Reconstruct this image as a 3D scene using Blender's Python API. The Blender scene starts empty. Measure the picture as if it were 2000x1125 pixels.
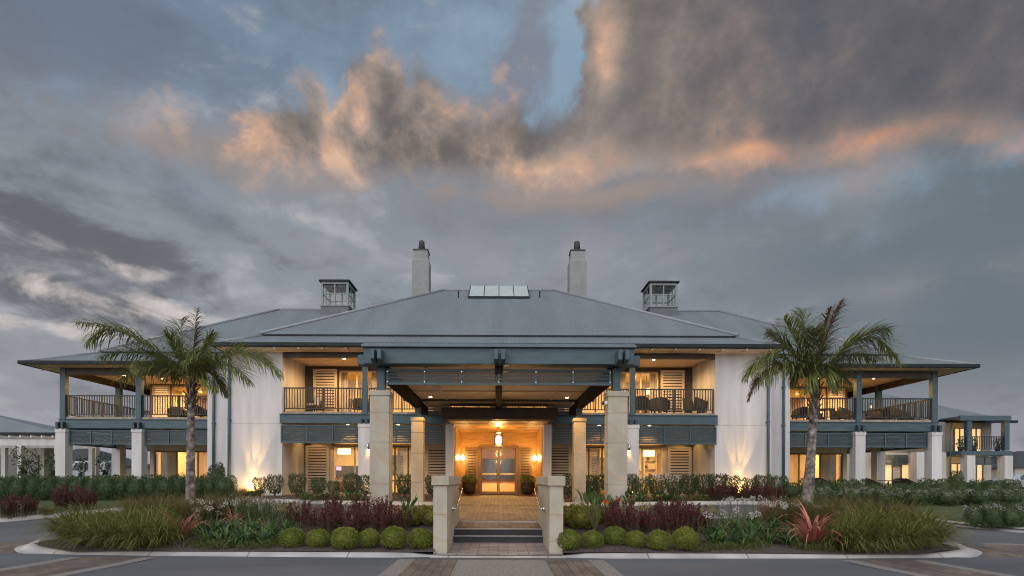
import bpy, math, random
import numpy as np
from mathutils import Vector, Matrix
R = math.radians
scene = bpy.context.scene
COL = scene.collection

# ------------------------------------------------------------------ camera
EYE, VPX, VPY, F = 1.5, 973.5, 936.0, 1080.0
cam_d = bpy.data.cameras.new('camera'); cam = bpy.data.objects.new('camera', cam_d); COL.objects.link(cam)
cam_d.sensor_width = 36.0; cam_d.lens = 36.0 * F / 2000.0
cam_d.shift_x = (1000 - VPX) / 2000.0; cam_d.shift_y = (VPY - 562.5) / 2000.0
cam_d.clip_start = 0.1; cam_d.clip_end = 6000
cam.location = (0, 0, EYE); cam.rotation_euler = (R(90), R(-0.22), 0)
scene.camera = cam

# ------------------------------------------------------------------ view and render
scene.view_settings.view_transform = 'Standard'; scene.view_settings.look = 'None'
scene.view_settings.gamma = 1.0; scene.view_settings.exposure = 0.0
scene.view_settings.use_curve_mapping = False
scene.render.engine = 'CYCLES'
scene.cycles.max_bounces = 7; scene.cycles.diffuse_bounces = 3; scene.cycles.glossy_bounces = 3
scene.cycles.transmission_bounces = 4; scene.cycles.transparent_max_bounces = 10
scene.cycles.caustics_reflective = False; scene.cycles.caustics_refractive = False
scene.cycles.sample_clamp_indirect = 4.0
scene.cycles.use_denoising = True; scene.cycles.filter_width = 1.1

def srgb(h, k=1.0):
    h = h.lstrip('#'); v = [int(h[i:i+2], 16) / 255 for i in (0, 2, 4)]
    return tuple((c / 12.92 if c <= .04045 else ((c + .055) / 1.055) ** 2.4) * k for c in v)

# ------------------------------------------------------------------ sky (by direction only)
world = bpy.data.worlds.new('World'); scene.world = world; world.use_nodes = True
WT = world.node_tree; WT.nodes.clear()
class X:
    """a tiny expression builder over shader sockets"""
    def __init__(s, sock): s.s = sock
    def _m(s, op, *o):
        n = WT.nodes.new('ShaderNodeMath'); n.operation = op
        for i, v in enumerate((s,) + o):
            if isinstance(v, X): WT.links.new(v.s, n.inputs[i])
            else: n.inputs[i].default_value = v
        return X(n.outputs[0])
    def __add__(s, o): return s._m('ADD', o)
    __radd__ = __add__
    def __sub__(s, o): return s._m('SUBTRACT', o)
    def __rsub__(s, o): return (s * -1.0) + o
    def __mul__(s, o): return s._m('MULTIPLY', o)
    __rmul__ = __mul__
    def __truediv__(s, o): return s._m('DIVIDE', o)
    def mn(s, o): return s._m('MINIMUM', o)
    def mx(s, o): return s._m('MAXIMUM', o)
    def smin(s, o, k): return s._m('SMOOTH_MIN', o, k)
    def pw(s, p): return s._m('POWER', p)
    def ss(s, a, b):
        n = WT.nodes.new('ShaderNodeMapRange'); n.interpolation_type = 'SMOOTHSTEP'
        WT.links.new(s.s, n.inputs[0]); n.inputs[1].default_value = min(a, b); n.inputs[2].default_value = max(a, b)
        n.inputs[3].default_value = 0.0 if a < b else 1.0; n.inputs[4].default_value = 1.0 if a < b else 0.0
        return X(n.outputs[0])
    def curve(s, pts, x0, x1, y0, y1):
        t = (s - x0) / (x1 - x0)
        n = WT.nodes.new('ShaderNodeFloatCurve'); WT.links.new(t.s, n.inputs[1])
        c = n.mapping.curves[0]; n.mapping.use_clip = True
        P = sorted(((p[0] - x0) / (x1 - x0), (p[1] - y0) / (y1 - y0)) for p in pts)
        c.points[0].location = P[0]; c.points[1].location = P[-1]
        for p in P[1:-1]: c.points.new(*p)
        n.mapping.update()
        return X(n.outputs[0]) * (y1 - y0) + y0
def vec(x, y, z):
    n = WT.nodes.new('ShaderNodeCombineXYZ')
    for i, v in enumerate((x, y, z)):
        if isinstance(v, X): WT.links.new(v.s, n.inputs[i])
        else: n.inputs[i].default_value = v
    return n.outputs[0]
def noise(v, scale, detail=6, rough=.55, dist=0.0, off=(0, 0, 0)):
    if off != (0, 0, 0):
        a = WT.nodes.new('ShaderNodeVectorMath'); a.operation = 'ADD'; WT.links.new(v, a.inputs[0]); a.inputs[1].default_value = off; v = a.outputs[0]
    n = WT.nodes.new('ShaderNodeTexNoise'); WT.links.new(v, n.inputs['Vector'])
    n.inputs['Scale'].default_value = scale; n.inputs['Detail'].default_value = detail
    n.inputs['Roughness'].default_value = rough; n.inputs['Distortion'].default_value = dist
    return X(n.outputs[0])
def mixc(f, a, b, mode='MIX'):
    n = WT.nodes.new('ShaderNodeMix'); n.data_type = 'RGBA'; n.blend_type = mode; n.clamp_factor = True
    if isinstance(f, X): WT.links.new(f.s, n.inputs[0])
    else: n.inputs[0].default_value = f
    for i, v in ((6, a), (7, b)):
        if isinstance(v, tuple): n.inputs[i].default_value = tuple(v) + (1.0,)
        else: WT.links.new(v, n.inputs[i])
    return n.outputs[2]
def ang(px, py):
    u, v = (px - VPX) / F, (VPY - py) / F
    return math.degrees(math.atan(u)), math.degrees(math.atan(v / math.sqrt(1 + u * u)))
tc = WT.nodes.new('ShaderNodeTexCoord'); DIR = tc.outputs['Generated']
sep = WT.nodes.new('ShaderNodeSeparateXYZ'); WT.links.new(DIR, sep.inputs[0])
dx, dy, dz = X(sep.outputs[0]), X(sep.outputs[1]), X(sep.outputs[2])
az = dx._m('ARCTAN2', dy) * (180 / math.pi)
el = dz.mx(-1.0)._m('ARCSINE') * (180 / math.pi)
up = dz.mx(0.0) + 0.10
PL = vec(dx / up, dy / up, 0.0)               # flat cloud layer seen in perspective
def blob(px, py, rx, ry):
    a, e = ang(px, py)
    k = ((az - a) / rx).pw(2.0) + ((el - e) / ry).pw(2.0)
    return (k * -1.0)._m('EXPONENT')
# low sun behind the viewer: the clear sky
nish = WT.nodes.new('ShaderNodeTexSky'); nish.sky_type = 'NISHITA'; nish.sun_disc = False
nish.sun_elevation = R(4.0); nish.sun_rotation = R(200.0); nish.altitude = 0; nish.air_density = 1.0; nish.dust_density = 2.0; nish.ozone_density = 2.0

def ramp(f, stops):
    n = WT.nodes.new('ShaderNodeValToRGB'); WT.links.new(f.s, n.inputs[0]); n.color_ramp.interpolation = 'B_SPLINE'
    while len(n.color_ramp.elements) < len(stops): n.color_ramp.elements.new(.5)
    for e, (p, h) in zip(n.color_ramp.elements, stops): e.position = p; e.color = srgb(h) + (1,)
    return n.outputs[0]
sq = WT.nodes.new('ShaderNodeVectorMath'); sq.operation = 'MULTIPLY'; WT.links.new(DIR, sq.inputs[0]); sq.inputs[1].default_value = (1, 1, 2.3)
FLAT = sq.outputs[0]                                      # layered cloud: flatter than wide
lay = noise(PL, 0.8, 5, .6, .6)
wisp = noise(FLAT, 3.2, 8, .60, .5, (1.3, 0, 4))
wisp2 = noise(FLAT, 7.5, 7, .60, .4, (6.3, 2, 1))
fine = noise(DIR, 11.0, 6, .6, .3, (5, 2, 1))
soft = noise(FLAT, 1.5, 4, .5, .3, (8, 3, 6))
# stratus: shade from layered noise, colour by height
c = mixc(el.ss(0, 10), srgb('#918d96'), srgb('#8b8c93'))
c = mixc(el.ss(8, 20), c, srgb('#838990'))
c = mixc(el.ss(20, 36), c, srgb('#6d7d90'))
c = mixc(az.ss(5, 40) * el.ss(2, 12) * .85, c, srgb('#5c6870'))
sh = (wisp - .5) * 2.4 + (wisp2 - .5) * 1.9 + (soft - .5) * 1.8 + (fine - .5) * .7
c = mixc(sh.ss(-.05, .65) * .78, c, srgb('#60666e'))
c = mixc((sh * -1.0).ss(.04, .60) * az.ss(44, 4) * .72, c, srgb('#a6a8ac'))
c = mixc(blob(1150, 400, 20, 3.2) * .45, c, srgb('#626c75'))
c = mixc((blob(1050, 500, 22, 3) + blob(1850, 545, 13, 1.4) * .6) * (wisp2 + fine * .5).ss(.60, .95) * .5, c, srgb('#a09aa1'))
# blue openings
blue = blob(1110, 60, 6, 8) + blob(900, 110, 9, 6) * .7 + blob(520, 130, 16, 7) * .4 + blob(1120, 170, 5, 4) + blob(620, 215, 2.5, 3) * .8 + blob(1850, 330, 10, 3.0) * .75 + blob(1560, 370, 5, 1.6) * .5 + blob(250, 250, 9, 3) * .35
blue = (blue + (fine - .5) * 1.6 + (wisp - .5) * 1.8).ss(.15, 1.15)
c = mixc(blue * .66, c, srgb('#879fb4'))
duskl = (blob(330, 90, 14, 3.5) + blob(60, 60, 8, 6) + blob(1020, 30, 5, 3) * .5 + (wisp - .5) * 2.4 + (wisp2 - .5)).ss(.3, 1.2)
c = mixc(duskl * .6, c, srgb('#636b79'))
# heavy grey cloud low at one end with bright breaks between
low = blob(60, 560, 15, 4.6) + blob(230, 485, 10, 2.4) * .8
greyl = (low + (wisp2 - .5) * 2.6 + (wisp - .5) * 1.6 - .12).ss(.30, 1.05)
c = mixc(greyl * .85, c, srgb('#5d5f64'))
brk = blob(240, 605, 6.5, 1.7) + blob(50, 635, 9, .9) + blob(430, 625, 7, .9) * .7 + blob(15, 548, 3, 1.1) * .55 + blob(285, 535, 3, 1.0) * .7 + blob(100, 470, 9, 1.2) * .25 + blob(580, 430, 5, 1.2) * .4 + blob(760, 510, 4, 1.5) * .4
hole = (wisp2 * -1.0 + .5) * 2.4 + (fine - .5) * 2.6 + (wisp * -1.0 + .5) * 1.4
brk = (brk * 1.0 + hole - .22).ss(.25, 1.25) * (brk * 2.0).mn(1.0)
c = mixc(brk * .72, c, srgb('#d6cac3'))
# cumulus bank: lower and upper outline by azimuth, broken into billows
BOT = [(-200, 300), (180, 285), (300, 300), (400, 345), (520, 362), (650, 352), (800, 352), (950, 352), (1100, 366), (1200, 362), (1300, 340), (1420, 328), (1520, 324), (1600, 306), (1700, 292), (1800, 298), (1900, 296), (2050, 286), (2300, 286)]
TOP = [(-200, 306), (180, 268), (240, 246), (330, 220), (400, 250), (480, 205), (540, 170), (600, 122), (622, 150), (640, 200), (660, 165), (695, 100), (745, 88), (790, 140), (815, 105), (850, 140), (885, 180), (930, 195), (990, 185), (1040, 165), (1075, 170), (1100, 165), (1125, 130), (1145, 40), (1170, -60), (1230, -200), (1400, -260), (2300, -260)]
OFFN = (2, 9, 3)
n1 = noise(DIR, 7.0, 9, .62, .25, OFFN)
n1a = noise(DIR, 7.0, 7, .58, .25, OFFN)
n1b = noise(DIR, 7.0, 7, .58, .25, (2 - .05, 9, 3 + .075))
n2 = noise(DIR, 19.0, 6, .62, .2, (7, 1, 2))
n2w = noise(DIR, 10.0, 5, .55, 0, (1, 8, 5))
n3 = noise(DIR, 3.4, 6, .56, .3, (4, 4, 9))
azw = az + (n2w - .5) * 6.0 + (n2 - .5) * 3.0
bot = azw.curve([ang(*p) for p in BOT], -55, 55, -5, 60)
top = azw.curve([ang(*p) for p in TOP], -55, 55, -5, 60)
pert = (n1 - .5) * 11.0 + (n2 - .5) * 5.5
stop = top - el + pert
sbot = el - bot + pert * .5 + (n3 - .5) * 3.0
s = stop.smin(sbot, 1.5)
tail = az.ss(-37, -25)                                    # the thin end of the bank
dens = s.ss(-1.3, 2.4) * (tail * .9 + (n2w * 1.6).ss(.6, 1.1) * .08)
lit = (n1a - n1b) * 3.2                                   # which side of each puff faces the glow
left_side = az.ss(16, -6)
rim_t = (stop + (n3 - .5) * 4.0).ss(5.0, .3)
rim_b = (sbot + (n3 - .5) * 5.0).ss(3.4, .0)
spots = blob(1465, 303, 2.2, 1.3) * .9 + blob(1740, 268, 5.0, 1.0) * .55 + blob(1178, 95, 1.8, 5) * 1.0 + blob(430, 310, 6, 2.2) * .2 + blob(640, 330, 5.0, 1.0) * .12 + blob(705, 210, 1.6, 1.0) * .15 + blob(1060, 300, 4, 2) * .4 + blob(1350, 322, 5, .7) * .5 + blob(1000, 330, 6, .6) * .3
core = blob(770, 270, 6.5, 3.6) * .40 + blob(560, 260, 4, 3) * .12 + blob(1000, 230, 4, 3) * .03
lv = (n3 - .5) * .55 + (n1 - .5) * .55 + (n2 - .5) * .25 + .31 - left_side * .03 + (lit + (n2 - .5) * .5) * (left_side * .55 + .28) + rim_t * (left_side * .36 + .08) + rim_b * ((n3 + n1 * .4 - .3).mx(0.0) * .55 + az.ss(2, 20) * .16) + spots * (n1 + .5) * .55 - core - az.ss(8, 34) * el.ss(17, 32) * .07 + (1.0 - tail) * .10 + az.ss(-10, -26) * .06
warm = ramp(lv, [(0.0, '#5f5855'), (.22, '#70655f'), (.42, '#87796f'), (.62, '#a38d7f'), (.82, '#c39b80'), (1.0, '#dab496')])
cool = ramp(lv, [(0.0, '#4e5058'), (.25, '#5a5a60'), (.45, '#6d6667'), (.62, '#94796c'), (.8, '#c48a69'), (1.0, '#d99a72')])
body = mixc(az.ss(8, 30) * .85, warm, cool)
front = mixc(dens * .97, c, body)
plume = ((blob(1050, 60, 2.6, 6) + blob(1030, 130, 3.0, 5) + blob(1000, 190, 4, 3)) * .75 + (n1 - .5) * 3.6 + (n2 - .5) * 2.4 - .1).ss(.1, 1.3)
front = mixc(plume * ((blob(1040, 90, 5.0, 9.0)) * 1.8).mn(1.0) * .62 * (1.0 - dens), front, srgb('#716d76'))
puff = (blob(960, 138, 3.4, 1.6) * .8 + (n2 - .5) * 4.0 + (fine - .5) * 2.5 - .1).ss(.45, 1.2)
front = mixc(puff * (blob(960, 138, 4.0, 2.2) * 1.6).mn(1.0) * .45, front, srgb('#b39a8c'))
haze_ = (blob(680, 350, 22, 2.2) * .8 + blob(1150, 374, 10, 1.6) * .6 + blob(1520, 335, 12, 1.5) * .3 + blob(1690, 345, 3, 1.5) * .6) * (wisp2 * 1.4).ss(.4, .9)
front = mixc((1.0 - dens) * haze_, front, srgb('#9c8a80'))
# behind the viewer: thin bright evening cloud over the clear sky
nz = WT.nodes.new('ShaderNodeMix'); nz.data_type = 'RGBA'; nz.blend_type = 'MULTIPLY'; nz.inputs[0].default_value = 1.0
WT.links.new(nish.outputs[0], nz.inputs[6]); nz.inputs[7].default_value = (.10, .10, .10, 1)
back = mixc((lay * .7 + .15).ss(.2, .7) * .25 + .7, nz.outputs[2], srgb('#d0d2d6', 1.62))
fm = dy.ss(-.25, .25)
sky = mixc(fm, back, front)
sky = mixc(dz.ss(-.02, -.12), sky, srgb('#5a5d60'))
bg = WT.nodes.new('ShaderNodeBackground'); WT.links.new(sky, bg.inputs[0]); bg.inputs[1].default_value = 1.17
wo = WT.nodes.new('ShaderNodeOutputWorld'); WT.links.new(bg.outputs[0], wo.inputs[0])

# ------------------------------------------------------------------ sun: the broad afterglow behind the viewer
sd = bpy.data.lights.new('evening_sun', 'SUN'); sd.energy = 1.25; sd.angle = R(70); sd.color = (1.0, .93, .90)
so = bpy.data.objects.new('evening_sun', sd); COL.objects.link(so); so.location = (-6, -10, 20)
so.rotation_euler = Vector((.34, .86, -.50)).to_track_quat('-Z', 'Y').to_euler()
WARM = (1.0, .56, .17)

# ================================================================== helpers
OFF = {}
def wloc(o): return OFF.get(o.name, Vector((0, 0, 0))) if o else Vector((0, 0, 0))
def tag(o, label=None, cat=None, group=None, kind=None):
    if label: o['label'] = label
    if cat: o['category'] = cat
    if group: o['group'] = group
    if kind: o['kind'] = kind
    return o
def thing(name, label, cat, loc=(0, 0, 0), group=None, rz=0.0):
    o = bpy.data.objects.new(name, None); COL.objects.link(o); o.empty_display_size = .2
    o.location = loc; o.rotation_euler = (0, 0, rz); OFF[o.name] = Vector(loc)
    return tag(o, label, cat, group)
class MB:
    """collects simple solids; build() links them as ONE mesh object"""
    def __init__(s): s.v = []; s.f = []; s.m = []; s.smooth = []
    def add(s, vs, fs, mi=0, smooth=False):
        b = len(s.v); s.v += [tuple(p) for p in vs]; s.f += [tuple(i + b for i in f) for f in fs]
        s.m += [mi] * len(fs); s.smooth += [smooth] * len(fs); return s
    def box(s, x0, x1, y0, y1, z0, z1, mi=0):
        x0, x1 = min(x0, x1), max(x0, x1); y0, y1 = min(y0, y1), max(y0, y1); z0, z1 = min(z0, z1), max(z0, z1)
        vs = [(x0, y0, z0), (x1, y0, z0), (x1, y1, z0), (x0, y1, z0), (x0, y0, z1), (x1, y0, z1), (x1, y1, z1), (x0, y1, z1)]
        return s.add(vs, [(0, 3, 2, 1), (4, 5, 6, 7), (0, 1, 5, 4), (1, 2, 6, 5), (2, 3, 7, 6), (3, 0, 4, 7)], mi)
    def quad(s, a, b, c, d, mi=0): return s.add([a, b, c, d], [(0, 1, 2, 3)], mi)
    def rings(s, rings, closed=True, cap=True, mi=0, smooth=False):
        n = len(rings[0]); vs = [p for r in rings for p in r]; fs = []
        for k in range(len(rings) - 1):
            for i in range(n if closed else n - 1):
                j = (i + 1) % n
                fs.append((k * n + i, k * n + j, (k + 1) * n + j, (k + 1) * n + i))
        if cap and closed:
            fs.append(tuple(range(n - 1, -1, -1))); fs.append(tuple(range((len(rings) - 1) * n, len(rings) * n)))
        return s.add(vs, fs, mi, smooth)
    def sq(s, cx, cy, prof, mi=0, ry=None):
        """square post with a profile of (z, half width)"""
        return s.rings([[(cx - h, cy - h, z), (cx + h, cy - h, z), (cx + h, cy + h, z), (cx - h, cy + h, z)] for z, h in prof], mi=mi)
    def rnd(s, cx, cy, prof, n=16, mi=0, smooth=True):
        return s.rings([[(cx + r * math.cos(2 * math.pi * i / n), cy + r * math.sin(2 * math.pi * i / n), z) for i in range(n)] for z, r in prof], mi=mi, smooth=smooth)
    def tube(s, pts, r, n=8, mi=0, smooth=True):
        pts = [Vector(p) for p in pts]; rs = r if isinstance(r, (list, tuple)) else [r] * len(pts); rings = []
        for k, p in enumerate(pts):
            d = (pts[min(k + 1, len(pts) - 1)] - pts[max(k - 1, 0)]).normalized()
            a = d.cross(Vector((0, 0, 1)))
            if a.length < 1e-3: a = d.cross(Vector((0, 1, 0)))
            a.normalize(); b = d.cross(a)
            rings.append([tuple(p + (a * math.cos(2 * math.pi * i / n) + b * math.sin(2 * math.pi * i / n)) * rs[k]) for i in range(n)])
        return s.rings(rings, mi=mi, smooth=smooth)
    def mesh(s, name, mats, o=Vector((0, 0, 0))):
        me = bpy.data.meshes.new(name)
        me.from_pydata([(p[0] - o.x, p[1] - o.y, p[2] - o.z) for p in s.v], [], s.f)
        for m in (mats if isinstance(mats, (list, tuple)) else [mats]): me.materials.append(m)
        me.polygons.foreach_set('material_index', s.m); me.polygons.foreach_set('use_smooth', s.smooth); me.update()
        return me
    def build(s, name, mats, parent=None, bevel=0.0):
        o = bpy.data.objects.new(name, s.mesh(name, mats, wloc(parent))); COL.objects.link(o)
        if parent: o.parent = parent; OFF[o.name] = wloc(parent)
        if bevel:
            b = o.modifiers.new('soft_edge', 'BEVEL'); b.width = bevel; b.segments = 2; b.limit_method = 'ANGLE'
        return o
def copy_tree(o, parent=None, loc=None, rz=None, sc=None):
    c = o.copy(); COL.objects.link(c); c.parent = parent
    if loc is not None: c.location = loc
    if rz is not None: c.rotation_euler = (0, 0, rz)
    if sc is not None: c.scale = sc if hasattr(sc, '__len__') else (sc, sc, sc)
    for ch in list(o.children): copy_tree(ch, c)
    return c
def lamp(kind, loc, power, parent=None, color=WARM, size=.1, aim=None, spot=None, blend=.5, sizey=None):
    d = bpy.data.lights.new('lamp_light', kind); d.energy = power; d.color = color
    if kind == 'AREA':
        d.size = size
        if sizey: d.shape = 'RECTANGLE'; d.size_y = sizey
    else: d.shadow_soft_size = size
    if kind == 'SPOT': d.spot_size = R(spot or 90); d.spot_blend = blend
    o = bpy.data.objects.new('lamp_light', d); COL.objects.link(o)
    o.location = Vector(loc) - wloc(parent); o.parent = parent
    if aim: o.rotation_euler = Vector(aim).to_track_quat('-Z', 'Y').to_euler()
    return o

# ------------------------------------------------------------------ materials
def nodes(name):
    m = bpy.data.materials.new(name); m.use_nodes = True; t = m.node_tree
    return m, t, t.nodes['Principled BSDF'], t.nodes['Material Output']
def nd(t, typ, **kw):
    n = t.nodes.new(typ)
    for k, v in kw.items(): setattr(n, k, v)
    return n
def pm(name, col, rough=.6, var=.12, scale=3.0, bump=0.0, bscale=40.0, metal=0.0, spec=.4, stretch=(1, 1, 1), col2=None, var2=None):
    m, t, b, out = nodes(name)
    tcn = nd(t, 'ShaderNodeTexCoord'); mp = nd(t, 'ShaderNodeMapping'); mp.inputs['Scale'].default_value = stretch
    t.links.new(tcn.outputs['Object'], mp.inputs[0])
    n = nd(t, 'ShaderNodeTexNoise'); n.inputs['Scale'].default_value = scale; n.inputs['Detail'].default_value = 5
    t.links.new(mp.outputs[0], n.inputs['Vector'])
    r = nd(t, 'ShaderNodeValToRGB'); c2 = col2 or tuple(c * (1 - 2.2 * var) for c in col)
    r.color_ramp.elements[0].position = .35; r.color_ramp.elements[1].position = .68
    r.color_ramp.elements[0].color = tuple(c2) + (1,); r.color_ramp.elements[1].color = tuple(c * (1 + (0 if col2 else var)) for c in col) + (1,)
    t.links.new(n.outputs[0], r.inputs[0]); t.links.new(r.outputs[0], b.inputs['Base Color'])
    b.inputs['Roughness'].default_value = rough; b.inputs['Metallic'].default_value = metal
    b.inputs['Specular IOR Level'].default_value = spec
    if bump:
        n2 = nd(t, 'ShaderNodeTexNoise'); n2.inputs['Scale'].default_value = bscale; n2.inputs['Detail'].default_value = 4
        t.links.new(mp.outputs[0], n2.inputs['Vector'])
        bp = nd(t, 'ShaderNodeBump'); bp.inputs['Strength'].default_value = bump; bp.inputs['Distance'].default_value = .02
        t.links.new(n2.outputs[0], bp.inputs['Height']); t.links.new(bp.outputs[0], b.inputs['Normal'])
    return m
def wave_bump(m, axis, pitch, strength=.5, dist=.02, prof='SIN'):
    t = m.node_tree; b = t.nodes['Principled BSDF']
    tcn = nd(t, 'ShaderNodeTexCoord'); w = nd(t, 'ShaderNodeTexWave', wave_type='BANDS', bands_direction=axis, wave_profile=prof)
    w.inputs['Scale'].default_value = 2 * math.pi / (pitch * 20.0) ; w.inputs['Distortion'].default_value = 0
    t.links.new(tcn.outputs['Object'], w.inputs[0])
    bp = nd(t, 'ShaderNodeBump'); bp.inputs['Strength'].default_value = strength; bp.inputs['Distance'].default_value = dist
    t.links.new(w.outputs['Fac'], bp.inputs['Height']); t.links.new(bp.outputs[0], b.inputs['Normal'])
    return m
def brick_mat(name, c1, c2, mortar, bw, bh, ms=.006, rough=.75, off=.5, rotz=0):
    m, t, b, out = nodes(name)
    tcn = nd(t, 'ShaderNodeTexCoord'); mp = nd(t, 'ShaderNodeMapping'); mp.inputs['Rotation'].default_value = (0, 0, rotz)
    br = nd(t, 'ShaderNodeTexBrick'); br.offset = off
    br.inputs['Color1'].default_value = c1 + (1,); br.inputs['Color2'].default_value = c2 + (1,); br.inputs['Mortar'].default_value = mortar + (1,)
    br.inputs['Scale'].default_value = 1; br.inputs['Mortar Size'].default_value = ms; br.inputs['Brick Width'].default_value = bw; br.inputs['Row Height'].default_value = bh
    br.inputs['Bias'].default_value = 0.0
    t.links.new(tcn.outputs['Object'], mp.inputs[0]); t.links.new(mp.outputs[0], br.inputs['Vector'])
    n = nd(t, 'ShaderNodeTexNoise'); n.inputs['Scale'].default_value = 1.3; n.inputs['Detail'].default_value = 6
    t.links.new(mp.outputs[0], n.inputs['Vector'])
    mr = nd(t, 'ShaderNodeMapRange'); mr.inputs[1].default_value = .3; mr.inputs[2].default_value = .7; mr.inputs[3].default_value = .68; mr.inputs[4].default_value = 1.2
    t.links.new(n.outputs[0], mr.inputs[0])
    mx = nd(t, 'ShaderNodeMix', data_type='RGBA', blend_type='MULTIPLY'); mx.inputs[0].default_value = 1
    t.links.new(br.outputs['Color'], mx.inputs[6]); t.links.new(mr.outputs[0], mx.inputs[7])
    t.links.new(mx.outputs[2], b.inputs['Base Color']); b.inputs['Roughness'].default_value = rough; b.inputs['Specular IOR Level'].default_value = .3
    bp = nd(t, 'ShaderNodeBump'); bp.inputs['Strength'].default_value = .5; bp.inputs['Distance'].default_value = .01; bp.invert = True
    t.links.new(br.outputs['Fac'], bp.inputs['Height']); t.links.new(bp.outputs[0], b.inputs['Normal'])
    return m
def emit(name, col, power):
    m, t, b, out = nodes(name); b.inputs['Base Color'].default_value = (.8, .7, .5, 1)
    b.inputs['Emission Color'].default_value = col + (1,); b.inputs['Emission Strength'].default_value = power
    return m
def glass_mat():
    m, t, b, out = nodes('window_glass')
    tr = nd(t, 'ShaderNodeBsdfTransparent'); tr.inputs[0].default_value = (.93, .94, .93, 1)
    gl = nd(t, 'ShaderNodeBsdfGlossy'); gl.inputs['Roughness'].default_value = .08
    mx = nd(t, 'ShaderNodeMixShader'); mx.inputs[0].default_value = .022; t.links.new(tr.outputs[0], mx.inputs[1]); t.links.new(gl.outputs[0], mx.inputs[2])
    t.links.new(mx.outputs[0], out.inputs[0]); return m
def leaf_mat(name, cols, rough=.55, trans=.3, spec=.35):
    """cols: list of colours picked per leaf"""
    m, t, b, out = nodes(name)
    g = nd(t, 'ShaderNodeNewGeometry'); r = nd(t, 'ShaderNodeValToRGB')
    while len(r.color_ramp.elements) < len(cols): r.color_ramp.elements.new(.5)
    for i, c in enumerate(cols):
        r.color_ramp.elements[i].position = i / max(1, len(cols) - 1); r.color_ramp.elements[i].color = tuple(c) + (1,)
    tcn = nd(t, 'ShaderNodeTexCoord'); n = nd(t, 'ShaderNodeTexNoise'); n.inputs['Scale'].default_value = 2.5
    t.links.new(tcn.outputs['Object'], n.inputs['Vector'])
    oi = nd(t, 'ShaderNodeObjectInfo')
    m1 = nd(t, 'ShaderNodeMath', operation='MULTIPLY_ADD'); m1.inputs[1].default_value = .6; t.links.new(g.outputs['Random Per Island'], m1.inputs[0])
    m2 = nd(t, 'ShaderNodeMath', operation='MULTIPLY_ADD'); m2.inputs[1].default_value = .5; m2.inputs[2].default_value = -.12; t.links.new(n.outputs[0], m2.inputs[0])
    t.links.new(m2.outputs[0], m1.inputs[2])
    m3 = nd(t, 'ShaderNodeMath', operation='MULTIPLY_ADD'); m3.inputs[1].default_value = .16; t.links.new(oi.outputs['Random'], m3.inputs[0]); t.links.new(m1.outputs[0], m3.inputs[2])
    t.links.new(m3.outputs[0], r.inputs[0]); t.links.new(r.outputs[0], b.inputs['Base Color'])
    b.inputs['Roughness'].default_value = rough; b.inputs['Specular IOR Level'].default_value = spec
    tl = nd(t, 'ShaderNodeBsdfTranslucent'); t.links.new(r.outputs[0], tl.inputs[0])
    mx = nd(t, 'ShaderNodeMixShader'); mx.inputs[0].default_value = trans
    t.links.new(b.outputs[0], mx.inputs[1]); t.links.new(tl.outputs[0], mx.inputs[2]); t.links.new(mx.outputs[0], out.inputs[0])
    return m
M = {}
M['white'] = pm('white_render', (.565, .555, .56), .8, .075, .9, .15, 50, stretch=(2.6, 2.6, .35))
M['cream'] = pm('cream_paint', (.66, .56, .44), .7, .05, 1.5)
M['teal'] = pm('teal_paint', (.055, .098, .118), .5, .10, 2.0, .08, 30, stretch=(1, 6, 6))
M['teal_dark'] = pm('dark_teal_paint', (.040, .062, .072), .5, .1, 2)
M['brown'] = pm('dark_brown_board', (.075, .058, .045), .6, .15, 3, stretch=(1, 1, 14))
M['brown'] = wave_bump(M['brown'], 'Z', .18, .6, .02, 'SAW')
M['fascia'] = pm('dark_bronze_sheet', (.05, .04, .034), .5, .12, 2)
M['beam_brown'] = pm('dark_brown_beam', (.034, .027, .022), .9, .1, 3, spec=.05)
M['timber'] = pm('honey_timber_panel', (.44, .24, .075), .5, .14, 2.2, .05, 20, stretch=(1, 1, 9))
M['wood_frame'] = pm('brown_timber_frame', (.17, .105, .055), .45, .15, 4, stretch=(6, 6, 1))
M['soffit'] = pm('cream_soffit_board', (.66, .57, .46), .65, .05, 2)
M['roofx'] = wave_bump(pm('grey_corrugated_roof', (.180, .204, .220), .45, .08, .5, spec=.4, col2=(.150, .172, .188), stretch=(2.2, .35, .35)), 'X', .11, .6, .03)
M['roofy'] = wave_bump(pm('grey_corrugated_roof_end', (.180, .204, .220), .45, .08, .5, spec=.4, col2=(.150, .172, .188), stretch=(2.2, .35, .35)), 'Y', .11, .6, .03)
M['ridge'] = pm('grey_ridge_capping', (.25, .27, .295), .45, .06, 3)
M['gutter'] = pm('dark_gutter_metal', (.016, .023, .026), .6, .1, 2, spec=.2)
M['pot'] = pm('dark_flue_metal', (.05, .055, .06), .5, .12, 4)
M['stone'] = pm('sandstone', (.44, .40, .335), .85, .1, 1.6, .3, 45, col2=(.35, .31, .25), stretch=(1.3, 1.3, .8))
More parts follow.
